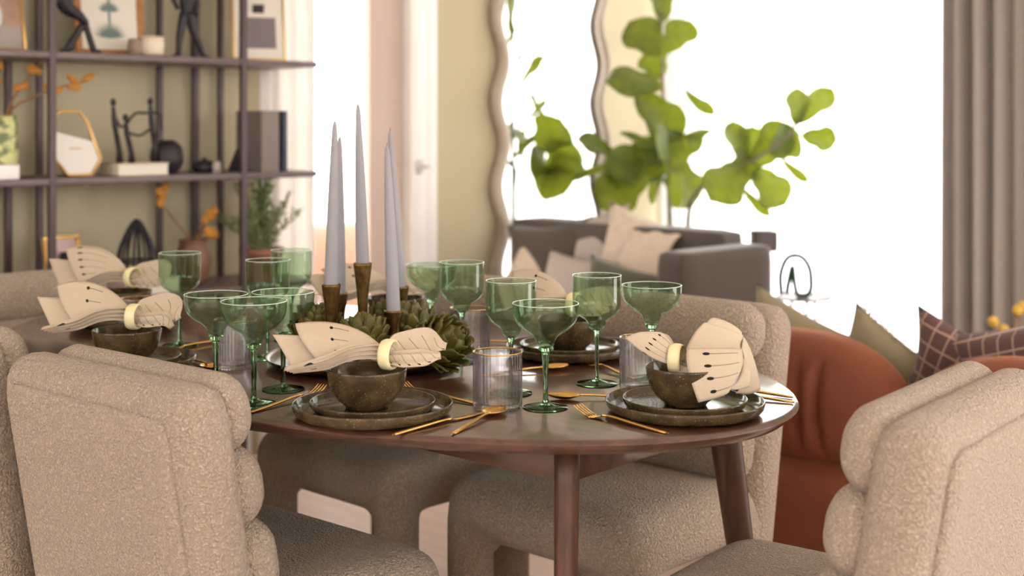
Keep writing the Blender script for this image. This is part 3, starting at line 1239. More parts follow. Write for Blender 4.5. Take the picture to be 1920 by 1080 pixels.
# outer fold falling over the right rim on to the plates
patch(b, [[Bp(1388, 652, -14), Bp(1394, 640, 6), Bp(1396, 634, 20)],
          [Bp(1396, 672, -26), Bp(1412, 664, -2), Bp(1410, 650, 22)],
          [Bp(1392, 716, -40), Bp(1420, 700, -10), Bp(1424, 690, 24)],
          [Bp(1372, 728, -44), Bp(1402, 742, -14), Bp(1430, 736, 24)]], 18, 14, (0.3, 0.6, 0.0, 0.3))
patch(b, [[Bp(1384, 690, -36), Bp(1388, 672, -26), Bp(1390, 660, -14)],
          [Bp(1372, 712, -60), Bp(1396, 700, -50), Bp(1406, 690, -36)],
          [Bp(1350, 716, -70), Bp(1374, 722, -62), Bp(1398, 716, -44)]], 14, 12, (0.3, 0.6, 0.0, 0.3))
# gathered foot resting inside the bowl
fan(b, [Bp(1262, 676, -2), Bp(1276, 686, -6), Bp(1300, 690, -6), Bp(1330, 676, -8)], [0.012, 0.016, 0.03, 0.036],
    [(0, 1, 0.4), (0, 1, 0.3), (0, 1, 0.2), (0, 1, 0.1)], 2.5, [0.004, 0.006, 0.008, 0.008], 0, 18, 36, (0.3, 0.6))
napkin('B', b, oB, 'cream linen napkin folded upright in the right-hand bowl with seed print')
ring(oB + Bp(1268, 673, 0), (R(90), R(0), R(70)), 'cream ring around the upright napkin at right')

# ------------------------------------------------------------------ glassware
def glass_kind(foot_r, stem_prof, outer, th=0.0012):
    """outer = profile from bowl base to rim"""
    inner = [(max(r - th, 0.0005), z + (0.002 if i == 0 else 0.0)) for i, (r, z) in enumerate(outer)]
    bowl = outer + [(outer[-1][0] - th * 0.5, outer[-1][1] + 0.0006)] + list(reversed(inner[1:])) + [(0.0, inner[1][1] - 0.001)]
    bowl = [(0.0, outer[0][1])] + bowl
    return (lathe_mesh('bowl', bowl, M_GREEN, 64), lathe_mesh('stem', stem_prof, M_GREEN_S, 24),
            lathe_mesh('foot', [(0.0, 0.0), (foot_r * 0.96, 0.0), (foot_r, 0.001), (foot_r * 0.97, 0.0022), (foot_r * 0.6, 0.0038), (foot_r * 0.3, 0.0065),
                                (foot_r * 0.14, 0.0105), (0.0, 0.0105)], M_GREEN_S, 56))


def smooth_prof(pts, n=40):
    c = crv([(r, 0, z) for (r, z) in pts], n)
    return [(max(p.x, 0.0004), p.z) for p in c]


wine_out = smooth_prof([(0.0105, 0.1050), (0.0155, 0.1095), (0.0172, 0.1150), (0.0225, 0.1228), (0.0362, 0.1320), (0.0445, 0.1440), (0.0467, 0.1580), (0.0470, 0.1800), (0.0470, 0.2085)], 56)
coup_out = smooth_prof([(0.0130, 0.1080), (0.0152, 0.1120), (0.0170, 0.1177), (0.0230, 0.1270), (0.0380, 0.1365), (0.0512, 0.1490), (0.0565, 0.1610), (0.0580, 0.1720), (0.0585, 0.1835)], 56)
wine_stem = [(0.0, 0.009), (0.0050, 0.009), (0.0040, 0.016), (0.0034, 0.03), (0.0036, 0.07), (0.0048, 0.092), (0.0072, 0.1015), (0.0100, 0.1052), (0.0, 0.1052)]
coup_stem = [(0.0, 0.009), (0.0062, 0.009), (0.0048, 0.018), (0.0042, 0.03), (0.0050, 0.07), (0.0066, 0.094), (0.0080, 0.100), (0.0125, 0.1015), (0.0128, 0.1075), (0.0, 0.1082)]
K_WINE = glass_kind(0.040, wine_stem, wine_out)
K_COUP = glass_kind(0.040, coup_stem, coup_out)


ME_RIMS = {n: lathe_mesh('rim', [(r + 0.0009 * math.cos(q), z + 0.0009 * math.sin(q)) for q in [k * math.pi / 4 for k in range(8)]], M_RIM_GLINT, 72, True)
           for n, r, z in (('wine_goblet', 0.0465, 0.2088), ('coupe_glass', 0.0580, 0.1838))}


def stemware(kind, px, Y, label):
    nm = 'wine_goblet' if kind is K_WINE else 'coupe_glass'
    t = thing(nm, label, 'glass', ((px - 960) / FPX * Y, Y, TZ + 0.0005), random.uniform(0, 6),
              'green wine goblets' if kind is K_WINE else 'green coupe glasses')
    for n, me in zip(('bowl', 'stem', 'foot'), kind):
        from_mesh(n, me, t)
    from_mesh('rim', ME_RIMS[nm], t)  # thin added ring, pale to paint the bright rim line


for px, Y, l in ((337, 3.00, 'tall green wine goblet standing alone, leftmost of the tall ones'),
                 (502, 2.845, 'tall green wine goblet behind the three coupes, left of the candles'),
                 (546, 3.07, 'tall green wine goblet closest to the left of the candles, farthest back'),
                 (866, 2.80, 'tall green wine goblet in front of a ribbed tumbler right of the candles'),
                 (958, 2.47, 'tall green wine goblet partly behind the front coupe, above the near tumbler'),
                 (1119, 2.56, 'tall green wine goblet right of the front coupe, with its foot clear on the table')):
    stemware(K_WINE, px, Y, l)
for px, Y, l in ((405, 2.47, 'wide green coupe glass, leftmost of the three clustered coupes'),
                 (476, 2.375, 'wide green coupe glass, foremost of the three clustered coupes'),
                 (531, 2.505, 'wide green coupe glass, rightmost of the three clustered coupes'),
                 (810, 2.985, 'wide green coupe glass beyond the tall goblet, just right of the candles'),
                 (1023, 2.345, 'wide green coupe glass standing beside the near ribbed tumbler'),
                 (1222, 2.61, 'wide green coupe glass behind the upright napkin')):
    stemware(K_COUP, px, Y, l)

NRIB = 38
rib = lambda a, r, z: (0.036 * (abs(math.cos(a * NRIB / 2)) - 0.6) if r > 0.0405 and 0.004 < z < 0.0965 else 0)
tum = [(0.0, 0.0), (0.0395, 0.0), (0.0425, 0.0025), (0.0430, 0.007), (0.0430, 0.095), (0.0428, 0.0985), (0.0416, 0.0992), (0.0402, 0.0980), (0.0396, 0.095), (0.0392, 0.013), (0.036, 0.0095), (0.0, 0.009)]
ME_TUM = lathe_mesh('tumbler_body', tum, M_CLEAR, NRIB * 8, False, rib)
ME_TRIM = lathe_mesh('gold_rim', [(0.0429 + 0.0010 * math.cos(t), 0.0990 + 0.0010 * math.sin(t)) for t in [k * math.pi / 4 for k in range(8)]], M_GOLDRIM, 72, True)
for px, Y, l in ((933, 2.345, 'clear ribbed tumbler with gold rim, nearest the camera beside the spoon'),
                 (441, 2.73, 'clear ribbed tumbler with gold rim standing behind the coupe cluster'),
                 (881, 2.90, 'clear ribbed tumbler with gold rim behind a tall goblet right of the candles'),
                 (1205, 2.50, 'clear ribbed tumbler with gold rim behind the upright napkin'),
                 (260, 3.06, 'clear ribbed tumbler with gold rim between the two left napkins'),
                 (597, 3.17, 'clear ribbed tumbler with gold rim half hidden left of the candlesticks')):
    t = thing('ribbed_tumbler', l, 'glass', ((px - 960) / FPX * Y, Y, TZ + 0.0005), random.uniform(0, 6), 'ribbed tumblers')
    from_mesh('body', ME_TUM, t)
    from_mesh('gold_rim', ME_TRIM, t)


# ------------------------------------------------------------------ cutlery
def sweep_flat(path, w, th, n=1):
    """flat bar along path (list of (y, z)), half widths w"""
    b = MB()
    vs, fs = [], []
    for (y, z), hw, ht in zip(path, w, th):
        for (dx, dz) in ((-1, 0), (-0.7, 1), (0.7, 1), (1, 0), (0.7, -1), (-0.7, -1)):
            vs.append((dx * hw, y, z + dz * ht))
    m = len(path)
    for i in range(m - 1):
        for k in range(6):
            k2 = (k + 1) % 6
            fs.append((i * 6 + k, i * 6 + k2, (i + 1) * 6 + k2, (i + 1) * 6 + k))
    fs.append(tuple(range(6)))
    fs.append(tuple(reversed([(m - 1) * 6 + k for k in range(6)])))
    b.add(vs, fs)
    return b


def as_mesh(b, name, m):
    me = bpy.data.meshes.new(name)
    me.from_pydata([tuple(v) for v in b.v], [], b.f)
    me.polygons.foreach_set('use_smooth', [True] * len(me.polygons))
    me.materials.append(m)
    return me


# handle runs along -y from the neck at y=0 ; head along +y
HND = as_mesh(sweep_flat([(0.012, 0.0078), (0.0, 0.0085), (-0.02, 0.0082), (-0.06, 0.0055), (-0.10, 0.0032), (-0.128, 0.0022), (-0.132, 0.0022)],
                         [0.0028, 0.0029, 0.0034, 0.0043, 0.0047, 0.0040, 0.0024], [0.0017, 0.0017, 0.0018, 0.0019, 0.0019, 0.0017, 0.001]), 'handle', M_GOLD)


def spoon_bowl():
    NU, NV = 16, 14
    top, bot = [], []
    for i in range(NU + 1):
        t = i / NU
        y = 0.006 + 0.060 * t
        hw = 0.0215 * (math.sin(math.pi * (0.04 + 0.955 * t) ** 0.85)) ** 0.62 + 0.0004
        for j in range(NV + 1):
            c = j / NV * 2 - 1
            dep = 0.0085 * (1 - c * c) * math.sin(math.pi * min(1, max(0, t * 0.96 + 0.02))) ** 0.7
            top.append((c * hw, y, 0.0098 + 0.001 * t - dep))
    bot = [(x, y, z - 0.0012) for (x, y, z) in top]
    m = NV + 1
    fs = []
    N = len(top)
    for i in range(NU):
        for j in range(NV):
            q = i * m + j
            fs.append((q, q + 1, q + m + 1, q + m))
            fs.append((N + q, N + q + m, N + q + m + 1, N + q + 1))
    rim = [j for j in range(m)] + [i * m + NV for i in range(1, NU + 1)] + [NU * m + j for j in range(NV - 1, -1, -1)] + [i * m for i in range(NU - 1, 0, -1)]
    for k in range(len(rim)):
        a, c = rim[k], rim[(k + 1) % len(rim)]
        fs.append((a, N + a, N + c, c))
    b = MB()
    b.add(top + bot, fs)
    return as_mesh(b, 'spoon_bowl', M_GOLD)


ME_SPB = spoon_bowl()
fh = sweep_flat([(0.008, 0.0080), (0.016, 0.0062), (0.024, 0.0035), (0.032, 0.0024), (0.036, 0.0026)], [0.0024, 0.0055, 0.0105, 0.0118, 0.0118], [0.0012] * 5)
ME_FKH = as_mesh(fh, 'fork_head', M_GOLD)
ME_TINE = as_mesh(sweep_flat([(0.035, 0.0026), (0.046, 0.0050), (0.058, 0.0098), (0.070, 0.0165)], [0.0019, 0.0019, 0.0017, 0.0009], [0.0011, 0.0010, 0.0009, 0.0006]), 'tine', M_GOLD)
ME_BLD = as_mesh(sweep_flat([(0.008, 0.0055), (0.02, 0.0035), (0.05, 0.0028), (0.09, 0.0024), (0.105, 0.0022), (0.112, 0.0022)], [0.0026, 0.0060, 0.0078, 0.0074, 0.0050, 0.0012], [0.0012, 0.0010, 0.0009, 0.0008, 0.0007, 0.0004]), 'blade', M_GOLD)
HNDK = as_mesh(sweep_flat([(0.012, 0.0050), (0.0, 0.0058), (-0.02, 0.0058), (-0.06, 0.0045), (-0.10, 0.0032), (-0.118, 0.0024), (-0.122, 0.0022)],
                          [0.0030, 0.0033, 0.0039, 0.0046, 0.0048, 0.0040, 0.0024], [0.0019, 0.0020, 0.0022, 0.0022, 0.002, 0.0017, 0.001]), 'handle', M_GOLD)


def cutlery(kind, neck_px, head_px, label):
    """kind of piece with its neck and its head tip at those pixels on the table"""
    a = onz(neck_px[0], neck_px[1], TZ + 0.005)
    h = onz(head_px[0], head_px[1], TZ + 0.005)
    d = h - a
    rz = math.atan2(d.y, d.x) - math.pi / 2
    t = thing(kind, label, kind, (a.x, a.y, TZ + 0.0003), rz, 'gold ' + kind + 's')
    if kind == 'knife':
        from_mesh('handle', HNDK, t)
        from_mesh('blade', ME_BLD, t)
    elif kind == 'spoon':
        from_mesh('handle', HND, t)
        from_mesh('bowl', ME_SPB, t)
    else:
        from_mesh('handle', HND, t)
        hd = from_mesh('fork_head', ME_FKH, t)
        for i in range(4):
            from_mesh('tine', ME_TINE, hd, (-0.0096 + 0.0064 * i, 0, 0))
    return t


cutlery('knife', (836, 788), (906, 771), 'gold knife beside the foremost spoon, right of the nearest plates')
cutlery('spoon', (912, 780), (962, 756), 'gold spoon with its bowl in front of the near ribbed tumbler')
cutlery('fork', (560, 745), (620, 728), 'gold fork reaching out left from under the nearest plates')
cutlery('fork', (1140, 784), (1086, 772), 'gold fork lying in front of the right-hand plates, tines toward the coupe foot')
cutlery('spoon', (1094, 744), (1046, 744), 'gold spoon with shadowed bowl behind the front fork')
cutlery('knife', (1372, 728), (1300, 719), 'gold knife poking out to the right of the right-hand plates')
cutlery('fork', (1360, 737), (1298, 730), 'gold fork handle beside the knife right of the right-hand plates')
cutlery('spoon', (1012, 692), (1058, 688), 'gold spoon on the table before the plates behind the goblets')
cutlery('fork', (1130, 688), (1096, 676), 'gold fork left of the tumbler behind the upright napkin')
cutlery('knife', (900, 640), (850, 640), 'gold knife behind the ribbed tumbler right of the candles')
cutlery('spoon', (385, 684), (408, 694), 'gold spoon beside the plates left of the coupe cluster')
cutlery('knife', (350, 648), (300, 658), 'gold knife near the foot of the leftmost goblet')
cutlery('fork', (806, 738), (760, 729), 'gold fork handle peeping out right behind the nearest plates')

# ------------------------------------------------------------------ tray, candlesticks, artichokes
trc = Vector((-0.3136, 2.78, TZ + 0.0005))
tp = [(0.0, 0.0), (0.150, 0.0), (0.168, 0.002), (0.188, 0.0095), (0.1985, 0.018), (0.2, 0.0195), (0.1985, 0.0205), (0.187, 0.0125), (0.166, 0.0048), (0.15, 0.003), (0.0, 0.003)]
o = from_mesh('round_tray', lathe_mesh('round_tray', tp, M_TRAY, 96), None, trc)
tag(o, 'round bronze tray in the middle of the table under candlesticks and artichokes', 'tray')
TRZ = TZ + 0.0036


def candle_stick(px, Y, top_py, tip, base_px, lbl, clbl):
    x = (base_px - 960) / FPX * Y
    zt = CH - (top_py - HOR) / FPX * Y
    h = zt - TRZ
    xt = (px - 960) / FPX * Y
    t = thing('candlestick', lbl, 'candlestick', (x, Y, TRZ), 0, 'aged brass candlesticks')
    pr = smooth_prof([(0.030, 0.0), (0.030, 0.004), (0.020, 0.010), (0.0125, h * 0.25), (0.0105, h * 0.45), (0.0125, h * 0.68), (0.0170, h * 0.87), (0.0200, h)], 28)
    b = MB()
    b.lathe([(0.0, 0.0)] + pr + [(0.0185, h + 0.0005), (0.0150, h - 0.004), (0.0, h - 0.004)], 32)
    b.build('holder_body', M_BRASS, t)
    # taper candle, leaning as in its socket
    tipw = at(tip[0], tip[1], Y)
    cb = Vector((x, Y, zt - 0.0035))
    c = thing('taper_candle', clbl, 'candle', cb, 0, 'grey taper candles')
    d = tipw - cb
    L = d.length
    q = Vector((0, 0, 1)).rotation_difference(d.normalized())
    b = MB()
    b.lathe([(0.0, 0.0), (0.0140, 0.0), (0.0142, 0.004), (0.0132, L * 0.25), (0.0110, L * 0.5), (0.0082, L * 0.75), (0.0058, L * 0.92), (0.0040, L * 0.965), (0.0018, L * 0.982), (0.0, L * 0.984)], 28,
            q.to_matrix().to_4x4())
    b.build('wax_body', M_CANDLE, c)
    b = MB()
    b.tube([d * 0.975, d * 1.0 + Vector((0.0006, 0, 0))], 0.0011, 6)
    b.build('wick', M_WICK, c)


candle_stick(621, 2.74, 533, (628, 222), 621, 'brass candlestick holding the leftmost taper, front of the left pair', 'grey taper candle, leftmost of the five')
candle_stick(637, 2.87, 549, (637, 251), 636, 'brass candlestick tucked behind the leftmost one', 'grey taper candle just behind and right of the leftmost')
candle_stick(680, 2.83, 493, (671, 190), 680, 'tallest brass candlestick, in the middle of the five', 'grey taper candle standing highest in the middle')
candle_stick(738, 2.72, 582, (725, 268), 738, 'shortest brass candlestick among the artichokes at right', 'grey taper candle in the lowest front right holder')
candle_stick(750, 2.89, 537, (731, 240), 750, 'brass candlestick behind the shortest one at right', 'grey taper candle behind the lowest front right one')


def bract_mesh():
    NU, NV = 5, 4
    vs, fs = [], []
    for i in range(NU + 1):
        t = i / NU
        w = (0.0125 * math.sin(math.pi * (0.25 + 0.58 * t)) ** 0.8) * (1.0 if t < 0.8 else 0.9)
        for j in range(NV + 1):
            c = j / NV * 2 - 1
            vs.append((c * w, 0.005 * (1 - c * c) * (1 - 0.4 * t) - 0.004 * t * t * -1 - 0.002, t * 0.034 + 0.002 * (1 - c * c)))
    N = len(vs)
    vs += [(x, y - 0.0022, z) for (x, y, z) in vs]
    m = NV + 1
    for i in range(NU):
        for j in range(NV):
            q = i * m + j
            fs.append((q, q + 1, q + m + 1, q + m))
            fs.append((N + q, N + q + m, N + q + m + 1, N + q + 1))
    rim = [j for j in range(m)] + [i * m + NV for i in range(1, NU + 1)] + [NU * m + j for j in range(NV - 1, -1, -1)] + [i * m for i in range(NU - 1, 0, -1)]
    for k in range(len(rim)):
        a, c = rim[k], rim[(k + 1) % len(rim)]
        fs.append((a, N + a, N + c, c))
    b = MB()
    b.add(vs, fs)
    return as_mesh(b, 'bract', M_BRACT)


ME_BRACT = bract_mesh()


def artichoke(p, tilt, rz, s, label):
    t = thing('artichoke', label, 'artichoke', p, 0, 'artichokes on the tray')
    t.rotation_euler = (tilt, 0, rz)
    s *= 1.2
    t.scale = (s, s, s)
    b = MB()
    b.ball((0, 0, 0.040), (0.030, 0.030, 0.036), 16)
    b.build('heart', M_BRACT, t)
    b = MB()
    b.tube([(0, 0, 0.012), (0.001, 0, 0.0), (0.002, 0, -0.022)], [0.011, 0.010, 0.009], 12)
    b.build('stem', M_ASTEM, t)
    rnd = random.Random(hash(label) % 1000 if False else len(label))
    rows = [(9, 0.020, 0.004, 52), (10, 0.030, 0.012, 34), (10, 0.0335, 0.024, 20), (9, 0.031, 0.037, 8), (7, 0.025, 0.049, -8), (5, 0.016, 0.058, -20), (3, 0.008, 0.062, -24)]
    for r_i, (n, rr, z, out) in enumerate(rows):
        for k in range(n):
            a = 2 * math.pi * (k + 0.5 * (r_i % 2)) / n + rnd.uniform(-0.1, 0.1)
            o = from_mesh('bract', ME_BRACT, t, (rr * math.cos(a), rr * math.sin(a), z))
            # the blade's +y faces outwards, tipped outwards by out degrees
            o.rotation_euler = (R(-out + rnd.uniform(-6, 6)), 0, a - math.pi / 2)
            sc_ = 1.0 if r_i < 4 else 0.9 - 0.08 * (r_i - 3)
            o.scale = (sc_, sc_, sc_)


def on_tray(px, Y, up=0.026):
    return Vector(((px - 960) / FPX * Y, Y, TRZ + up))


artichoke(on_tray(588, 2.80), R(20), R(30), 0.98, 'green artichoke at the tray left, under the coupe cluster')
artichoke(on_tray(684, 2.655), R(14), R(200), 0.95, 'green artichoke in the tray middle just above the nearest napkin')
artichoke(on_tray(784, 2.785), R(24), R(250), 1.05, 'green artichoke right of the shortest candlestick, upper of the right pair')
artichoke(on_tray(802, 2.665, 0.036), R(58), R(60), 1.0, 'green artichoke lying at the right front rim of the tray')
artichoke(on_tray(706, 2.925, 0.032), R(40), R(120), 0.85, 'pale green artichoke behind the tallest candlestick')

# ------------------------------------------------------------------ metal shelving
SU0, SU1 = 3.94, 4.27
Z1, Z2, Z3, Z4 = 1.475, 1.080, 0.690, 0.30
shelf = thing('shelving_unit', 'open dark metal shelving unit against the olive cream wall', 'shelf', (0, 0, 0), ROOM)
VL, VR = 0.9, 2.885
for z in (Z4, Z3, Z2, Z1, 1.87):
    b = MB()
    b.cbox((VL, SU0, z - 0.022), (VR, SU1, z), 0.003)
    auto_flat(b.build('shelf_board', M_SHELF, shelf))


def post(v, u, w=0.022, z1=2.2):
    b = MB()
    b.cbox((v - w / 2, u - w / 2, 0), (v + w / 2, u + w / 2, z1), 0.002)
    auto_flat(b.build('post', M_BLACKM, shelf))


for v in (1.879, 2.574):
    post(v, SU0 + 0.008)
    post(v, SU1 - 0.008)
for v in (1.985, 2.43, 2.68):
    post(v, SU1 - 0.008, 0.02)
post(1.18, SU0 + 0.008)
post(1.18, SU1 - 0.008)


def sh(px, u, z):
    """point on the shelf at depth u below image column px"""
    return upx(px, u, z)


def photo_frame(name, label, px, u, z, w, h, mf, mp, bar=0.014, lean=10, cat='picture frame', turn=0.0, inner=None):
    t = thing(name, label, cat, sh(px, u, z + 0.0005), ROOM + turn)
    M = Matrix.Rotation(R(-lean), 4, 'X')
    b = MB()
    for lo, hi in (((-w / 2, -0.008, 0), (w / 2, 0.008, bar)), ((-w / 2, -0.008, h - bar), (w / 2, 0.008, h)),
                   ((-w / 2, -0.008, bar), (-w / 2 + bar, 0.008, h - bar)), ((w / 2 - bar, -0.008, bar), (w / 2, 0.008, h - bar))):
        b.cbox(lo, hi, 0.002, M)
    auto_flat(b.build('frame', mf, t))
    b = MB()
    b.box((-w / 2 + bar * 0.8, -0.002, bar * 0.8), (w / 2 - bar * 0.8, 0.004, h - bar * 0.8), M)
    pr = b.build('print', mp, t, False)
    b = MB()
    b.cbox((-0.02, 0.0, 0.0), (0.02, 0.004, h * 0.8), 0.001, Matrix.Translation((0, h * 0.36, 0)) @ Matrix.Rotation(R(lean + 12), 4, 'X'))
    auto_flat(b.build('easel_stand', M_BLACK, t))
    if inner:
        inner(pr, M, w, h)
    return t


def palm(pr, M, w, h):
    b = MB()
    for (cx, cz, s) in ((0, 0.06, 0.06), (0, 0.15, 0.04)):
        for k in range(11):
            a = R(-80 + 16 * k)
            d = Vector((math.sin(a), 0, abs(math.cos(a)) * 0.9 + 0.1))
            p0 = Vector((cx, -0.0035, cz))
            p1 = p0 + d * s
            n = Vector((d.z, 0, -d.x)) * 0.004
            m_ = p0.lerp(p1, 0.5)
            b.add([p0 - Vector((0, 0.0005, 0)), m_ + n, p1, m_ - n, p0 + Vector((0, 0.0008, 0))], [(0, 3, 2, 1)], M)
    b.box((-0.004, -0.0035, 0.06), (0.004, -0.0025, 0.2), M)
    b.build('palm_motif', M_INK, pr, False)


def split_print(pr, M, w, h):
    b = MB()
    b.box((-w * 0.32, -0.0045, h * 0.16), (w * 0.32, -0.0022, h * 0.58), M)
    b.build('grey_image', M_GREYP, pr, False)


def still_print(pr, M, w, h):
    b = MB()
    b.box((-w * 0.42, -0.0045, h * 0.05), (w * 0.42, -0.0022, h * 0.3), M)
    b.build('grey_band', M_GREYC, pr, False)
    b = MB()
    b.ball((w * 0.0, -0.004, h * 0.42), (0.03, 0.002, 0.05), 12, M)
    b.build('white_spot', M_WHITE, pr)


# top shelf
photo_frame('picture_frame', 'gold-edged picture with orange still life, leftmost on the top shelf', -8, 4.10, Z1, 0.20, 0.28, M_GOLDFR,
            mat('still_life_print', lin(206, 170, 142), 0.6, noise=(8, lin(150, 120, 104), 0.2)), 0.010, 12, inner=still_print)
photo_frame('picture_frame', 'honey wood framed palm print on the top shelf', 208, 4.12, Z1, 0.235, 0.34, M_OAKFR, M_PAPER, 0.022, 8, inner=palm, turn=R(-8))
photo_frame('picture_frame', 'thin gold frame with grey picture, rightmost on the top shelf', 487, 4.02, Z1, 0.19, 0.27, M_GOLDFR, M_PAPER, 0.007, 10, inner=split_print, turn=R(-22))

# black seated figure leaning on the palm print
t = thing('seated_figure', 'black cast figure bending its knees before the palm print', 'sculpture', sh(150, 3.985, Z1 + 0.0005), ROOM)
b = MB()
b.tube(crv([(-0.075, 0, 0.245), (-0.065, 0.0, 0.185), (-0.045, -0.005, 0.14), (-0.01, -0.01, 0.118), (0.018, 0, 0.095)], 14), [0.024, 0.028, 0.028, 0.024, 0.018, 0.015, 0.014], 10)
b.tube(crv([(0.016, 0, 0.10), (0.03, 0.0, 0.055), (0.048, 0, 0.006)], 8), 0.011, 8)
b.tube(crv([(0.014, 0.004, 0.095), (-0.012, 0.01, 0.05), (-0.04, 0.012, 0.006)], 8), 0.012, 8)
b.ball((-0.075, 0, 0.285), (0.024, 0.026, 0.032), 12)
b.tube([(-0.07, 0.0, 0.235), (-0.095, -0.01, 0.18), (-0.06, -0.015, 0.13)], 0.010, 8)
b.ball((0.058, 0, 0.007), (0.018, 0.012, 0.007), 10)
b.ball((-0.048, 0.012, 0.007), (0.018, 0.012, 0.007), 10)
b.build('cast_body', M_BLACK, t)

t = thing('standing_figure', 'black cast striding figure on the top shelf', 'sculpture', sh(350, 4.05, Z1 + 0.0005), ROOM)
b = MB()
b.tube(crv([(-0.005, 0, 0.245), (0.0, 0, 0.20), (-0.004, 0, 0.15)], 8), [0.017, 0.024, 0.026, 0.025, 0.02, 0.018], 10)
b.tube(crv([(-0.010, 0, 0.155), (-0.025, 0, 0.08), (-0.032, 0, 0.006)], 8), [0.018, 0.014, 0.009], 8)
b.tube(crv([(0.008, 0, 0.155), (0.03, 0, 0.085), (0.068, 0, 0.006)], 8), [0.018, 0.014, 0.009], 8)
b.tube([(-0.018, 0, 0.235), (-0.055, -0.005, 0.20), (-0.045, -0.02, 0.165)], [0.011, 0.010, 0.009], 8)
b.tube([(0.018, 0, 0.235), (0.045, 0.005, 0.19), (0.03, -0.015, 0.15)], [0.011, 0.010, 0.009], 8)
b.ball((-0.005, 0, 0.285), (0.021, 0.022, 0.028), 12)
b.ball((-0.04, -0.004, 0.006), (0.02, 0.011, 0.006), 10)
b.ball((0.08, -0.004, 0.006), (0.02, 0.011, 0.006), 10)
b.build('cast_body', M_BLACK, t)

b = MB()
b.lathe([(0, 0), (0.030, 0), (0.036, 0.006), (0.038, 0.03), (0.037, 0.062), (0.034, 0.062), (0.033, 0.012), (0, 0.010)], 32)
tag(b.build('cup', M_CREAMB, None, loc=sh(286, 3.985, Z1 + 0.0005)), 'small cream cup on the top shelf', 'cup')
b = MB()
b.lathe([(0, 0), (0.026, 0), (0.032, 0.006), (0.033, 0.03), (0.030, 0.055), (0.026, 0.055), (0.025, 0.012), (0, 0.010)], 32)
tag(b.build('cup', M_TAUPEB, None, loc=sh(258, 4.02, Z1 + 0.0005)), 'small taupe cup beside the wooden palm frame', 'cup')

# middle shelf
b = MB()
b.lathe([(0, 0), (0.045, 0), (0.052, 0.01), (0.055, 0.08), (0.052, 0.16), (0.050, 0.195), (0.045, 0.195), (0.046, 0.16), (0.048, 0.02), (0, 0.012)], 40)
tag(b.build('floral_vase', M_FLORAL, None, loc=sh(0, 4.07, Z2 + 0.0005)), 'green floral patterned vase at the left end of the middle shelf', 'vase')
t = thing('dried_branch', 'dried branch with orange brown buds rising from the floral vase', 'dried branch', sh(0, 4.07, Z2 + 0.03), ROOM)
for k, pts in enumerate(([(0.0, 0, 0), (0.02, 0, 0.17), (0.07, -0.02, 0.27), (0.13, -0.03, 0.345)], [(0, 0, 0), (0.03, 0, 0.17), (0.10, -0.02, 0.225), (0.20, -0.03, 0.262), (0.265, -0.03, 0.275)],
                         [(0, 0, 0), (-0.02, 0, 0.17), (-0.03, 0, 0.29), (0.0, -0.01, 0.34)])):
    b = MB()
    C = crv(pts, 16)
    b.tube(C, [0.005 - 0.0028 * i / len(C) for i in range(len(C))], 7)
    tw = b.build('twig', M_DRYS, t)
    for j in range(5):
        p = C[-1 - j * 2] if j * 2 < len(C) - 8 else C[-1]
        s = MB()
        s.ball((0, 0, 0), (0.028, 0.009, 0.011), 10)
        s.build('bud', M_DRY, tw, loc=p + Vector((0.012 * (-1) ** j, 0, 0.014 * (-1) ** j)), rot=(0, R(-25 + 30 * (j % 3)), 0))
b = MB()
b.cbox((-0.05, -0.05, 0), (0.05, 0.05, 0.045), 0.004)
tag(auto_flat(b.build('small_box', M_WHITE, None, loc=sh(-6, 3.995, Z2 + 0.0005), rot=(0, 0, ROOM))), 'small white box in front of the floral vase', 'box')

# gold octagon mirror
t = thing('octagon_frame', 'gold eight-sided standing frame with pale glass on the middle shelf', 'picture frame', sh(147, 3.99, Z2 + 0.0005), ROOM)
O8 = [(-0.035, 0.0), (0.045, 0.0), (0.082, 0.05), (0.05, 0.17), (0.025, 0.207), (-0.04, 0.210), (-0.062, 0.19), (-0.082, 0.07)]
M8 = Matrix.Rotation(R(-12), 4, 'X')
b = MB()
b.tube([M8 @ Vector((x, 0, z + 0.006)) for (x, z) in O8], 0.006, 8, None, True)
b.build('frame', M_GOLDFR, t)
b = MB()
pts8 = [M8 @ Vector((x * 0.97, 0, z * 0.97 + 0.008)) for (x, z) in [(-0.035, 0.0), (0.045, 0.0), (0.082, 0.05), (0.062, 0.11), (-0.07, 0.145), (-0.082, 0.07)]]
b.add(pts8 + [p + Vector((0, 0.003, 0)) for p in pts8], [tuple(range(6)), tuple(reversed(range(6, 12)))] + [(i, (i + 1) % 6 + 0, (i + 1) % 6 + 6, i + 6) for i in range(6)])
b.build('pane', mat('milky_glass', lin(226, 220, 212), 0.25), t, False)
b = MB()
b.cbox((-0.02, 0.0, 0.0), (0.02, 0.003, 0.10), 0.001, Matrix.Translation((0, 0.055, 0)) @ Matrix.Rotation(R(22), 4, 'X'))
auto_flat(b.build('easel_stand', M_GOLDFR, t))

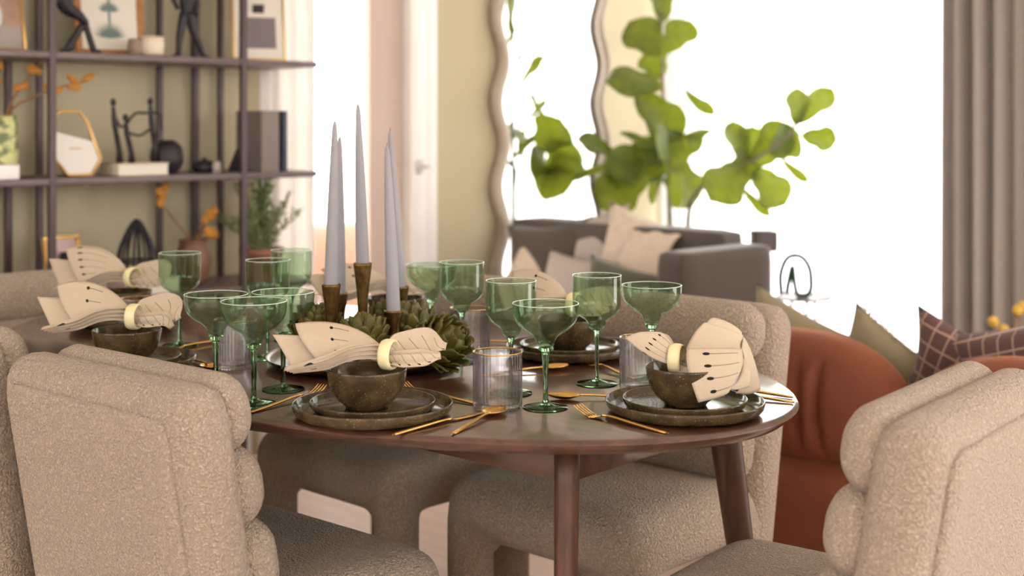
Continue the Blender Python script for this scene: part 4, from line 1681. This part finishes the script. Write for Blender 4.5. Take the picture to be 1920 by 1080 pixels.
# books with the hand-holding figures
t = thing('flat_book', 'thick white book lying flat under the hand-holding figures', 'book', sh(253, 4.03, Z2 + 0.0005), ROOM)
b = MB()
b.cbox((-0.092, -0.06, 0.0), (0.092, 0.06, 0.004), 0.001)
b.cbox((-0.092, -0.06, 0.036), (0.092, 0.06, 0.040), 0.001)
b.cbox((-0.092, -0.06, 0.0), (-0.088, 0.06, 0.040), 0.001)
auto_flat(b.build('cover', M_CREAMB, t))
b = MB()
b.box((-0.088, -0.057, 0.004), (0.089, 0.057, 0.036))
b.build('pages', M_PAPER, t, False)
t = thing('hand_holding_figures', 'black cast sculpture of slim figures holding hands on the middle shelf', 'sculpture', sh(250, 4.03, Z2 + 0.041), ROOM)
for (x, hh, nm) in ((-0.072, 0.205, 'figure'), (-0.028, 0.155, 'figure'), (0.062, 0.210, 'figure')):
    b = MB()
    b.tube(crv([(x, 0, hh - 0.02), (x + 0.006, 0, hh * 0.6), (x + 0.012, 0, hh * 0.42)], 8), [0.006, 0.009, 0.010, 0.009, 0.008], 8)
    b.tube([(x + 0.010, 0, hh * 0.45), (x + 0.014, -0.006, hh * 0.2), (x + 0.012, -0.008, 0.0)], [0.008, 0.006, 0.006], 8)
    b.tube([(x + 0.013, 0, hh * 0.45), (x + 0.028, 0.006, hh * 0.2), (x + 0.034, 0.008, 0.0)], [0.008, 0.006, 0.006], 8)
    b.ball((x, 0, hh - 0.006), (0.010, 0.010, 0.013), 10)
    b.build(nm, M_BLACK, t)
for pts in (((-0.07, 0, 0.16), (-0.052, -0.01, 0.12), (-0.028, 0, 0.125)), ((-0.026, 0, 0.125), (0.0, -0.01, 0.162), (0.035, -0.008, 0.165), (0.06, 0, 0.165)),
            ((0.064, 0, 0.165), (0.095, -0.006, 0.16), (0.105, 0, 0.11)), ((-0.02, 0, 0.10), (0.02, -0.008, 0.09), (0.06, 0, 0.11))):
    b = MB()
    b.tube(crv(pts, 10), 0.0045, 7)
    b.build('arm', M_BLACK, t)
b = MB()
b.lathe(smooth_prof([(0.022, 0.0), (0.035, 0.004), (0.052, 0.030), (0.056, 0.058), (0.048, 0.092), (0.026, 0.112), (0.018, 0.114)], 30) + [(0.014, 0.112), (0.012, 0.09), (0.0, 0.06)], 36)
tag(b.build('round_vase', M_BLACK, None, loc=sh(313, 4.06, Z2 + 0.0005)), 'round black vase on the middle shelf', 'vase')
t = thing('low_pot', 'low black pot with lid on the middle shelf, right of the round vase', 'pot', sh(383, 4.06, Z2 + 0.0005), ROOM)
b = MB()
b.lathe([(0, 0), (0.032, 0), (0.042, 0.008), (0.044, 0.022), (0.038, 0.032), (0, 0.032)], 32)
b.build('pot_body', M_BLACK, t)
b = MB()
b.lathe([(0, 0.032), (0.034, 0.032), (0.030, 0.039), (0.010, 0.042), (0.008, 0.050), (0, 0.052)], 32)
b.build('lid', M_BLACK, t)
b = MB()
b.lathe([(0, 0), (0.014, 0), (0.015, 0.02), (0.012, 0.04), (0.009, 0.04), (0.009, 0.01), (0, 0.01)], 20)
tag(b.build('tealight_holder', M_GREYC, None, loc=sh(406, 4.0, Z2 + 0.0005)), 'tiny pale holder in front of the low black pot', 'candle holder')


def book(name, label, px, u, z, th, dp, hh, m, lean=0.0, turn=0.0):
    t = thing(name, label, 'book', sh(px, u, z + 0.0005), ROOM + turn)
    M = Matrix.Rotation(lean, 4, 'Y')
    b = MB()
    b.cbox((0, -dp / 2, 0), (0.003, dp / 2, hh), 0.001, M)
    b.cbox((th - 0.003, -dp / 2, 0), (th, dp / 2, hh), 0.001, M)
    b.cbox((0, -dp / 2, 0), (th, -dp / 2 + 0.003, hh), 0.001, M)
    auto_flat(b.build('cover', m, t))
    b = MB()
    b.box((0.003, -dp / 2 + 0.003, 0.003), (th - 0.003, dp / 2 - 0.003, hh - 0.003), M)
    b.build('pages', M_PAPER, t, False)
    return t


book('upright_book', 'broad grey upright book at the right end of the middle shelf', 466, 4.02, Z2, 0.075, 0.16, 0.215, M_GREYBOOK)
book('upright_book', 'slim slate blue upright book, rightmost on the middle shelf', 507, 4.02, Z2, 0.018, 0.16, 0.215, M_BLUEBOOK)
b = MB()
tri = [(-0.05, 0, 0), (0.0, 0, 0), (0.0, 0, 0.11)]
b.add([Vector(p) + Vector((0, -0.02, 0)) for p in tri] + [Vector(p) + Vector((0, 0.02, 0)) for p in tri], [(0, 1, 2), (5, 4, 3), (0, 3, 4, 1), (1, 4, 5, 2), (2, 5, 3, 0)])
tag(b.build('bookend', M_BLACK, None, False, loc=sh(455, 4.08, Z2 + 0.0005), rot=(0, 0, ROOM)), 'black wedge bookend propping the grey book', 'bookend')

# lower shelf
photo_frame('picture_frame', 'gold frame with pink picture on the lower shelf', 128, 4.02, Z3, 0.135, 0.205, M_GOLDFR, M_PINKP, 0.013, 12, turn=R(10))
t = thing('stacked_book', 'stack-like pale book under the black looped sculpture', 'book', sh(262, 4.02, Z3 + 0.0005), ROOM)
b = MB()
b.cbox((-0.10, -0.09, 0.0), (0.10, 0.09, 0.004), 0.001)
b.cbox((-0.10, -0.09, 0.05), (0.10, 0.09, 0.054), 0.001)
b.cbox((-0.10, -0.09, 0), (-0.096, 0.09, 0.054), 0.001)
auto_flat(b.build('cover', M_PINKP, t))
b = MB()
b.box((-0.096, -0.086, 0.004), (0.096, 0.086, 0.05))
b.build('pages', M_PAPER, t, False)
t = thing('looped_sculpture', 'black looped cage sculpture on the lower shelf', 'sculpture', sh(256, 4.02, Z3 + 0.0555), ROOM)
for k in range(5):
    a = math.pi * k / 5 + 0.3
    c, s = math.cos(a), math.sin(a)
    b = MB()
    b.tube(crv([(-0.068 * c, -0.068 * s, 0.006), (-0.052 * c, -0.052 * s, 0.10), (0, 0, 0.185), (0.052 * c, 0.052 * s, 0.10), (0.068 * c, 0.068 * s, 0.006)], 24), 0.0052, 8)
    b.build('loop', M_BLACK, t)
b = MB()
b.tube([(0.062 * math.cos(x), 0.062 * math.sin(x), 0.05) for x in [2 * math.pi * k / 28 for k in range(28)]], 0.005, 8, None, True)
b.build('hoop', M_BLACK, t)
b = MB()
b.lathe(smooth_prof([(0.035, 0.0), (0.050, 0.02), (0.062, 0.07), (0.058, 0.11), (0.048, 0.140), (0.052, 0.158)], 24) + [(0.047, 0.158), (0.043, 0.14), (0.05, 0.09), (0.0, 0.02)], 36)
tag(b.build('clay_vase', M_BROWNV, None, loc=sh(362, 4.08, Z3 + 0.0005)), 'brown clay vase on the lower shelf with dried flowers', 'vase')
t = thing('dried_flowers', 'dried orange flower stems spraying from the brown clay vase', 'dried flowers', sh(362, 4.08, Z3 + 0.03), ROOM)
for pts in (((0, 0, 0), (-0.02, 0, 0.13), (-0.08, -0.01, 0.20), (-0.13, -0.01, 0.27), (-0.115, 0, 0.31)), ((0, 0, 0), (0.02, 0, 0.13), (0.05, -0.01, 0.19), (0.07, -0.01, 0.22)),
            ((0, 0, 0), (0.015, 0, 0.14), (0.045, -0.03, 0.15), (0.06, -0.03, 0.14))):
    b = MB()
    C = crv(pts, 16)
    b.tube(C, 0.003, 6)
    st = b.build('stem', M_DRYS, t)
    for j in range(4):
        s = MB()
        s.ball((0, 0, 0), (0.016, 0.012, 0.019), 10)
        s.build('flower_head', M_DRY, st, loc=C[-1 - 2 * j] + Vector((0.008 * (-1) ** j, 0, 0.004)))
b = MB()
b.lathe([(0, 0), (0.055, 0), (0.058, 0.004), (0.074, 0.088), (0.080, 0.09), (0.082, 0.112), (0.076, 0.112), (0.070, 0.09), (0.06, 0.02), (0, 0.02)], 40)
pot_p = sh(490, 4.06, Z3 + 0.0005)
tag(b.build('terracotta_pot', M_TERRA, None, loc=pot_p), 'terracotta pot with a bushy herb at the right end of the lower shelf', 'pot')
t = thing('bushy_herb', 'feathery green herb plant growing in the terracotta pot', 'plant', pot_p + Vector((0, 0, 0.03)))
rnd = random.Random(11)
b = MB()
b.lathe([(0, 0.0), (0.055, 0.0), (0.064, 0.068), (0, 0.070)], 28)
b.build('soil', mat('soil', lin(60, 46, 36), 0.95), t)
for k in range(46):
    a = rnd.uniform(0, 6.283)
    sp = rnd.uniform(0.01, 0.17)
    hh = rnd.uniform(0.16, 0.30) * (1 - 0.5 * (sp / 0.17) ** 2)
    C = crv([(0.02 * math.cos(a), 0.02 * math.sin(a), 0.06), (sp * 0.5 * math.cos(a), sp * 0.5 * math.sin(a), 0.06 + hh * 0.55), (sp * math.cos(a), sp * math.sin(a), 0.06 + hh)], 8)
    b = MB()
    b.tube(C, 0.0018, 5)
    for q in C[2:]:
        for w in range(3):
            d = Vector((rnd.uniform(-1, 1), rnd.uniform(-1, 1), rnd.uniform(0.2, 1))).normalized()
            b.tube([q, q + d * 0.014, q + d * 0.028], [0.0012, 0.0030, 0.0008], 4)
    b.build('sprig', M_HERB, t)

# ------------------------------------------------------------------ wavy mirror on the wall
mu = WU - 0.022
mv0, mv1 = 4.115, 4.815
mz0, mz1 = 0.12, 2.12
t = thing('wavy_mirror', 'tall wall mirror with a scalloped wavy plaster frame', 'mirror', uv(mu, (mv0 + mv1) / 2, 0), ROOM)
hw = (mv1 - mv0) / 2
path = []
PER = 0.385


def side(x0, sgn, z):
    return x0 + sgn * 0.026 * math.cos(2 * math.pi * (z - 1.16) / PER)


zs = [mz0 + (mz1 - mz0) * k / 110 for k in range(111)]
path += [Vector((side(-hw, 1, z), 0, z)) for z in zs]
path += [Vector((-hw + 2 * hw * k / 40, 0, mz1 + 0.03 * math.sin(4 * math.pi * k / 40 + 0.4))) for k in range(1, 40)]
path += [Vector((side(hw, 1, z), 0, z)) for z in reversed(zs)]
path += [Vector((hw - 2 * hw * k / 40, 0, mz0 + 0.03 * math.sin(4 * math.pi * k / 40 + 0.4))) for k in range(1, 40)]
b = MB()
b.tube([p + Vector((0, -0.004, 0)) for p in path], 0.023, 12, None, True)
b.build('outer_frame', M_FRAME, t)
cx = Vector((0, 0, (mz0 + mz1) / 2))
b = MB()
b.tube([Vector((p.x * 0.905, p.y - 0.006, cx.z + (p.z - cx.z) * 0.965)) for p in path], 0.014, 10, None, True)
b.build('inner_moulding', mat('plaster_light', lin(206, 194, 182), 0.6), t)
b = MB()
nP = len(path)
b.add([Vector((p.x * 0.98, 0.006, cx.z + (p.z - cx.z) * 0.98)) for p in path] + [Vector((p.x * 0.98, 0.012, cx.z + (p.z - cx.z) * 0.98)) for p in path],
      [tuple(range(nP)), tuple(reversed(range(nP, 2 * nP)))])
b.build('mirror_glass', M_MIRROR, t, False)

# ------------------------------------------------------------------ fiddle-leaf fig
PY = 6.0
pc = at(1268, 232, PY)
fig = thing('fiddle_leaf_fig', 'tall fiddle leaf fig with glossy lobed leaves in front of the bright window', 'plant', (pc.x, pc.y, 0))


def leaf_mesh(seed, wide=1.0):
    rnd = random.Random(seed)
    NU, NV = 14, 8
    vs, fs = [], []
    for i in range(NU + 1):
        t = i / NU
        # violin outline: small base lobe, waist, broad end
        w = 0.16 * math.sin(math.pi * min(1, t * 1.02)) ** 0.55 * (0.62 + 0.75 * t ** 1.4) * (1 - 0.22 * math.exp(-((t - 0.42) / 0.12) ** 2)) * 1.6 * wide
        if t > 0.93:
            w *= 0.86
        for j in range(NV + 1):
            c = j / NV * 2 - 1
            z = 0.10 * c * c * wide - 0.16 * (t - 0.2) ** 2 + 0.022 * math.sin(9 * t + seed + 2.2 * c) * abs(c)
            vs.append((c * w, t, z))
    m = NV + 1
    for i in range(NU):
        for j in range(NV):
            q = i * m + j
            fs.append((q, q + 1, q + m + 1, q + m))
    b = MB()
    b.add(vs, fs)
    return as_mesh(b, 'leaf', M_LEAF)


LEAFS = [leaf_mesh(k, 1.0) for k in range(4)]


def put_leaf(a, c, wpx, roll=0.0, dy=0.0, dtip=0.0):
    dy -= max(0, a[0] - 1300) * 0.0012
    p0 = at(a[0], a[1], PY + dy) - Vector((pc.x, pc.y, 0))
    p1 = at(c[0], c[1], PY + dy + dtip) - Vector((pc.x, pc.y, 0))
    d = p1 - p0
    L = d.length
    yv = d.normalized()
    # blade faces the viewer unless rolled
    nv = Vector((0, -1, 0.15))
    nv = (nv - yv * nv.dot(yv)).normalized()
    xv = yv.cross(nv).normalized()
    rot = Matrix((xv, yv, nv)).transposed()
    rot = rot @ Matrix.Rotation(roll, 3, 'Y')
    W = wpx / FPX * PY / 0.46
    me = random.choice(LEAFS)
    o = from_mesh('leaf', me, fig)
    M = Matrix.Translation(p0) @ rot.to_4x4() @ Matrix.Diagonal((W, L, L * 0.8, 1))
    o.matrix_local = M
    return o


leaves = [((1240, 45), (1238, -45), 55, 0.3, 0, 0), ((1243, 108), (1180, 40), 82, 0.2, -.05, .05), ((1246, 104), (1294, 38), 66, -0.3, .03, .1), ((1240, 165), (1138, 150), 62, 0.3, -.1, -.1),
          ((1190, 172), (1280, 258), 74, 0.2, -.1, 0), ((1285, 165), (1340, 216), 34, 0.9, .1, .05), ((1256, 256), (1335, 246), 30, 1.0, 0, 0), ((1250, 300), (1135, 318), 78, 0.3, -.1, -.15),
          ((1150, 290), (1084, 258), 40, 0.4, -.12, -.1), ((1235, 290), (1165, 246), 30, 1.0, -.1, 0), ((1262, 300), (1318, 248), 46, 0.6, .05, 0), ((1256, 288), (1300, 388), 76, -0.3, .1, .1),
          ((1215, 320), (1122, 388), 88, 0.3, -.1, -.1), ((1170, 310), (1074, 334), 30, 0.9, -.1, 0), ((1245, 310), (1190, 262), 60, 0.2, 0, .1), ((1230, 265), (1285, 312), 70, 0.1, -.05, 0), ((1210, 330), (1280, 250), 80, -.2, -.1, 0),
          ((1395, 312), (1372, 226), 50, 0.2, .0, .1), ((1405, 308), (1412, 236), 52, -0.3, .05, .1), ((1400, 310), (1330, 374), 84, 0.2, -.05, -.1), ((1410, 318), (1474, 384), 72, -0.2, 0, -.05),
          ((1396, 352), (1444, 406), 28, 0.9, -.05, 0), ((1468, 296), (1516, 342), 26, 0.9, .05, 0), ((1410, 312), (1480, 232), 72, 0.1, 0, 0), ((1440, 290), (1500, 250), 70, 0.3, 0, .05), ((1490, 238), (1496, 164), 50, 0.3, .05, 0),
          ((1493, 236), (1562, 166), 48, -0.3, .05, .1), ((1500, 252), (1570, 264), 46, 0.3, .0, 0), ((1370, 330), (1420, 300), 70, 0.0, -.03, 0), ((1200, 300), (1150, 350), 60, 0.4, -.15, -.1),
          ((1243, 150), (1215, 95), 60, -.2, .05, .1), ((1262, 232), (1205, 190), 60, .3, .06, .1), ((1190, 280), (1240, 330), 66, -.3, .1, .05)]
leaves += [((1248, 290), (1262, 222), 96, 1.2, .14, .1), ((1250, 320), (1232, 240), 96, 1.2, -.2, -.1), ((1252, 345), (1276, 268), 90, 1.2, .2, .1),
           ((1252, 360), (1225, 300), 90, 1.25, .18, .15), ((1250, 320), (1216, 372), 84, 1.2, .16, .1), ((1256, 330), (1282, 372), 80, 1.2, -.2, -.1)]
for lf in leaves:
    put_leaf(*lf)


def stem(pts, r0, r1, name):
    P = [at(x, y, PY + d) - Vector((pc.x, pc.y, 0)) for (x, y, d) in pts]
    C = crv(P, 20)
    b = MB()
    b.tube(C, [r0 + (r1 - r0) * i / (len(C) - 1) for i in range(len(C))], 9)
    b.build(name, M_BARK, fig)


stem([(1272, 690, 0), (1262, 560, 0), (1256, 400, 0), (1250, 290, 0), (1243, 150, 0), (1240, 20, 0)], 0.016, 0.006, 'trunk')
stem([(1276, 690, 0), (1288, 460, 0), (1298, 378, 0), (1345, 322, 0), (1400, 306, -.12), (1470, 262, -.2), (1494, 232, -.23)], 0.013, 0.005, 'trunk')
stem([(1252, 320, 0), (1210, 310, -.08), (1160, 300, -.12)], 0.007, 0.004, 'branch')
b = MB()
b.lathe([(0, 0), (0.13, 0), (0.14, 0.01), (0.17, 0.30), (0.16, 0.30), (0.15, 0.26), (0, 0.26)], 40)
b.build('pot', M_TAUPEB, fig)

# ------------------------------------------------------------------ taupe sofa with cushions
tv = thing('taupe_sofa', 'taupe velvet loveseat with high arms in front of the window', 'sofa', (0, 0, 0), ROOM)
su0, su1, sv0, sv1, sh_ = 2.87, 4.14, 3.66, 4.20, 0.80


def sofa_part(name, lo, hi, r, m=M_SOFA, par=tv, n=10, fn=None):
    b = MB()
    b.rbox(lo, hi, r, n, None, fn)
    return b.build(name, m, par)


sofa_part('arm', (sv0, su0, 0.08), (sv1, su0 + 0.14, sh_), 0.03)
sofa_part('backrest', (sv1 - 0.16, su0 + 0.13, 0.08), (sv1, su1, sh_ + 0.045), 0.03)
sofa_part('seat_base', (sv0 + 0.02, su0 + 0.13, 0.08), (sv1 - 0.14, su1, 0.33), 0.02)
sofa_part('seat_cushion', (sv0, su0 + 0.14, 0.32), (sv1 - 0.15, su1, 0.46), 0.05)
for (a, c) in ((su0 + 0.07, sv0 + 0.07), (su0 + 0.07, sv1 - 0.07), (su1 - 0.07, sv0 + 0.07), (su1 - 0.07, sv1 - 0.07)):
    b = MB()
    b.lathe([(0, 0), (0.018, 0), (0.024, 0.09), (0, 0.09)], 12, Matrix.Translation((c, a, 0)))
    b.build('foot', M_WALNUT_L, tv)


def pillow(name, label, loc, w, h, t, m, rot, parent=None, fringe=False):
    N = 16
    vs, fs = [], []
    for sgn in (1, -1):
        for i in range(N + 1):
            for j in range(N + 1):
                a, c = i / N * 2 - 1, j / N * 2 - 1
                e = (1 - abs(a) ** 2.4) * (1 - abs(c) ** 2.4)
                pin = 1 - 0.07 * (1 - abs(a * c)) * 1.0
                k = 1 + 0.05 * abs(a * c) ** 2
                x = a * w / 2 * (1 - 0.09 * (1 - a * a) * 0) * (1 - 0.08 * (1 - abs(c) ** 2) * abs(a) ** 3 * 0 - 0.07 * (1 - c * c) * 0 - 0.10 * (1 - abs(c) ** 1.5) * abs(a))
                z = c * h / 2 * (1 - 0.10 * (1 - abs(a) ** 1.5) * abs(c))
                y = sgn * t / 2 * max(e, 0) ** 0.45
                vs.append((x * k * pin / (1 - 0.07), y, h / 2 + z * k))
    m_ = N + 1
    off = m_ * m_
    for i in range(N):
        for j in range(N):
            q = i * m_ + j
            fs.append((q, q + m_, q + m_ + 1, q + 1))
            fs.append((off + q, off + q + 1, off + q + m_ + 1, off + q + m_))
    bm = bmesh.new()
    V = [bm.verts.new(v) for v in vs]
    for f in fs:
        bm.faces.new([V[k] for k in f])
    bmesh.ops.remove_doubles(bm, verts=bm.verts, dist=0.0008)
    bmesh.ops.recalc_face_normals(bm, faces=bm.faces)
    me = bpy.data.meshes.new(name)
    bm.to_mesh(me)
    bm.free()
    me.polygons.foreach_set('use_smooth', [True] * len(me.polygons))
    me.materials.append(m)
    if fringe:
        t_ = thing(name, label, 'cushion', loc)
        t_.rotation_euler = rot
        from_mesh('cushion_body', me, t_)
        b = MB()
        rnd = random.Random(4)
        for k in range(70):
            s = k / 69
            z = h * s
            x = w / 2 * (1 - 0.10 * (1 - abs(2 * s - 1) ** 1.5))
            for sx in (1,):
                b.tube([(sx * (x - 0.008), 0, z), (sx * (x + 0.018), rnd.uniform(-.01, .01), z - 0.004), (sx * (x + 0.034), rnd.uniform(-.014, .014), z - 0.012)], [0.0025, 0.0025, 0.0016], 5)
        for k in range(50):
            s = k / 49 * 2 - 1
            x = w / 2 * s
            z = h - 0.04 * (1 - abs(s) ** 1.5) * 0.8
            b.tube([(x, 0, z - 0.01), (x, rnd.uniform(-.01, .01), z + 0.016), (x + 0.01, rnd.uniform(-.01, .01), z + 0.028)], [0.0025, 0.0025, 0.0016], 5)
        fr = b.build('fringe', M_FRINGE, t_)
        fr['kind'] = 'stuff'
        return t_
    o = from_mesh(name, me, None, loc, rot)
    return tag(o, label, 'cushion')


# cushions leaning on the loveseat back
sv = sv1 - 0.17
SEATZ = 0.465


def sofa_cush(label, px, v, w, h, t, m, tilt=12, turn=0, roll=0, z=SEATZ):
    k = (px - 960) / FPX
    Y = v / (VD.y + VD.x * k)
    p = Vector((k * Y, Y, z))
    # local x along -U (to the right in view), y points away from the camera
    return pillow('throw_cushion', label, p, w, h, t, m, (R(-tilt), R(roll), ROOM - math.pi / 2 + R(turn)))


sofa_cush('large cream throw cushion at the right of the taupe loveseat', 1178, 4.02, 0.46, 0.43, 0.16, M_CREAMC, 14, 6, 12)
sofa_cush('taupe and cream throw cushion left of the large cream one', 1092, 4.04, 0.44, 0.43, 0.16, M_GREYC, 14, -6, -10)
sofa_cush('dark taupe throw cushion at the left of the loveseat', 1030, 4.0, 0.40, 0.38, 0.15, M_SOFA, 12, 10, -8)
sofa_cush('pale grey small cushion low on the loveseat', 1058, 3.84, 0.34, 0.27, 0.13, M_GREYC, 20, 0, 4)
sofa_cush('moss green oblong cushion low at the front of the loveseat', 1160, 3.78, 0.46, 0.26, 0.13, M_GREENC, 22, 0, 6)
sofa_cush('beige cushion at the far left end of the loveseat', 972, 3.94, 0.28, 0.30, 0.12, M_CREAMC, 16, 10, 24)
# striped throw over the back
vs, fs = [], []
NT, NW = 26, 8
pth = crv([(sv1 - 0.30, 0.60), (sv1 - 0.22, 0.74), (sv1 - 0.17, sh_ + 0.01), (sv1 - 0.10, sh_ + 0.035), (sv1 - 0.01, sh_ + 0.026), (sv1 + 0.02, sh_ - 0.06), (sv1 + 0.022, 0.55)] if False else
          [(sv1 - 0.30, 0, 0.62), (sv1 - 0.22, 0, 0.75), (sv1 - 0.168, 0, sh_ + 0.012), (sv1 - 0.09, 0, sh_ + 0.032), (sv1 - 0.005, 0, sh_ + 0.024), (sv1 + 0.014, 0, sh_ - 0.06), (sv1 + 0.016, 0, 0.5)], NT)
for p in pth:
    for j in range(NW + 1):
        c = j / NW
        vs.append((p.x + 0.006 * math.sin(9 * c), 3.20 + 0.22 * c + 0.01 * math.sin(p.z * 20), p.z + 0.004 * math.sin(14 * c)))
for i in range(len(pth) - 1):
    for j in range(NW):
        q = i * (NW + 1) + j
        fs.append((q, q + 1, q + NW + 2, q + NW + 1))
o = mk('knitted_throw', vs, fs, M_CREAMC, None, True, rot=(0, 0, ROOM))
md = o.modifiers.new('solid', 'SOLIDIFY')
md.thickness = 0.006
tag(o, 'cream throw draped over the back of the taupe loveseat', 'blanket')

# slim stand with dark box beyond the loveseat arm
t = thing('speaker_stand', 'slim stand with a small dark box speaker beyond the loveseat arm', 'speaker', at(1432, 232, 5.75).xy.to_3d(), R(12))
b = MB()
b.lathe([(0, 0), (0.11, 0), (0.11, 0.012), (0.012, 0.016), (0.012, 0.70), (0, 0.70)], 24)
b.build('stand', M_BLACKM, t)
b = MB()
b.cbox((-0.046, -0.05, 0.70), (0.046, 0.05, 0.79), 0.006)
auto_flat(b.build('speaker_box', M_SOFA, t))
b = MB()
b.cbox((-0.044, -0.048, 0.715), (0.044, -0.052, 0.785), 0.003)
auto_flat(b.build('grille', M_BLACKM, t))

# side table with looped ornament
stp = at(1508, 232, 5.25)
t = thing('side_table', 'small round metal side table beside the loveseat', 'table', (stp.x, stp.y, 0))
b = MB()
b.lathe([(0, 0.560), (0.108, 0.560), (0.112, 0.564), (0.112, 0.572), (0.108, 0.570), (0.105, 0.566), (0, 0.566)], 40)
b.build('tabletop', mat('light_metal', lin(150, 142, 140), 0.3, metal=0.6), t)
for k in range(3):
    a = 0.5 + k * 2.094
    b = MB()
    b.tube([(0.05 * math.cos(a), 0.05 * math.sin(a), 0.560), (0.10 * math.cos(a), 0.10 * math.sin(a), 0.0)], 0.007, 8)
    b.build('leg', MATS['light_metal'], t)
t = thing('arch_ornament', 'dark open arch ornament standing on the small side table', 'ornament', (stp.x - 0.035, stp.y, 0.5672))
b = MB()
b.tube(crv([(-0.055, 0, 0.008), (-0.058, 0, 0.09), (-0.03, 0, 0.155), (0.02, 0, 0.160), (0.055, 0, 0.115), (0.062, 0, 0.04), (0.045, 0, 0.008), (0.01, 0, 0.008), (-0.004, 0, 0.06), (-0.012, 0, 0.12), (-0.026, 0, 0.06), (-0.034, 0, 0.0105)], 60), 0.0100, 10)
b.build('bent_rod', mat('dark_green_metal', lin(36, 60, 46), 0.35, metal=0.5), t)

# ------------------------------------------------------------------ rust velvet sofa
so = thing('rust_sofa', 'rust orange velvet sofa with rounded pleated back', 'sofa', (0, 0, 0), ROOM)
rv0 = 3.10


def pleat(x0s, ucen):
    def fn(p):
        if p.x < rv0 + 0.10:
            for (u0, w, dpt) in x0s:
                z = (p.z - 0.32) / 0.38
                p = Vector((p.x + dpt * math.exp(-((p.y - u0) / w) ** 2) * max(0, math.sin(math.pi * min(1, max(0, z * 1.25)))), p.y, p.z))
        return p
    return fn


for (ua, ub, zt) in ((1.80, 2.55, 0.665), (1.03, 1.775, 0.665)):
    c = (ua + ub) / 2
    b = MB()
    b.rbox((rv0, ua, 0.30), (rv0 + 0.30, ub, zt), (0.14, 0.30, 0.20), 40, None, pleat([(ua + 0.20, 0.012, 0.03), (ua + 0.26, 0.012, 0.035), (ua + 0.33, 0.014, 0.03)], c))
    b.build('back_cushion', M_ORANGE, so)
for (ua, ub) in ((1.80, 2.55), (1.03, 1.775)):
    b = MB()
    b.rbox((rv0 - 0.01, ua, 0.02), (rv0 + 0.92, ub, 0.325), (0.12, 0.12, 0.12), 14)
    b.build('base', M_ORANGE, so)
    b = MB()
    b.rbox((rv0 + 0.22, ua, 0.28), (rv0 + 0.94, ub, 0.43), (0.07, 0.07, 0.07), 14)
    b.build('seat_cushion', M_ORANGE, so)


def rust_cush(label, px, v, w, h, t, m, tilt, turn, roll, z=0.435, fringe=False):
    k = (px - 960) / FPX
    Y = v / (VD.y + VD.x * k)
    return pillow('throw_cushion', label, Vector((k * Y, Y, z)), w, h, t, m, (R(tilt), R(roll), ROOM - math.pi / 2 + R(turn)), None, fringe)


rust_cush('plain olive throw cushion behind the rust sofa back, leftmost', 1478, 3.52, 0.36, 0.30, 0.13, M_OLIVEC, 10, 0, 20, 0.40)
rust_cush('fringed beige throw cushion poking above the rust sofa', 1622, 3.50, 0.34, 0.28, 0.13, M_OLIVEC, 10, 8, 33, 0.39, True)
rust_cush('plum plaid throw cushion above the gap of the rust sofa', 1795, 3.48, 0.38, 0.30, 0.14, M_PLAID, 8, 6, 20, 0.385)
rust_cush('plum plaid throw cushion at the right picture edge', 1990, 3.44, 0.40, 0.34, 0.14, M_PLAID, 8, -6, -18, 0.41)

# dried yellow buds by the drape
yb = at(1885, 232, 4.5)
t = thing('yellow_bud_stems', 'dried stems with round yellow buds in a slim vase by the drape', 'dried flowers', (yb.x, yb.y, 0))
b = MB()
b.lathe([(0, 0), (0.07, 0), (0.09, 0.1), (0.08, 0.28), (0.04, 0.38), (0.035, 0.38), (0.06, 0.2), (0, 0.05)], 28)
b.build('vase', M_TAUPEB, t)
for (x, y) in ((1862, 603), (1882, 618), (1908, 582), (1918, 575)):
    p = at(x, y, 4.5) - Vector((yb.x, yb.y, 0))
    b = MB()
    b.tube(crv([(0, 0, 0.3), (p.x * 0.5, 0, 0.5), tuple(p)], 8), 0.0025, 6)
    s_ = b.build('stem', M_DRYS, t)
    b = MB()
    b.ball(p, 0.019, 14)
    b.build('bud', M_YELLOW, s_)

# blush armchair in the bright bay beyond the opening
pa = uv(5.35, 3.90)
t = thing('blush_armchair', 'blush pink rounded armchair standing in the bright bay beyond the shelving', 'armchair', (pa.x, pa.y, 0), ROOM)
b = MB()
b.rbox((-0.36, -0.32, 0.06), (0.36, 0.32, 0.42), 0.10, 12)
b.build('seat_base', M_PINKCH, t)
b = MB()
b.rbox((-0.36, -0.36, 0.30), (0.36, -0.12, 0.78), (0.20, 0.11, 0.22), 16)
b.build('backrest', M_PINKCH, t)
for s in (-1, 1):
    b = MB()
    b.rbox((s * 0.36 - 0.09, -0.30, 0.30), (s * 0.36 + 0.09, 0.32, 0.58), 0.085, 12)
    b.build('arm', M_PINKCH, t)
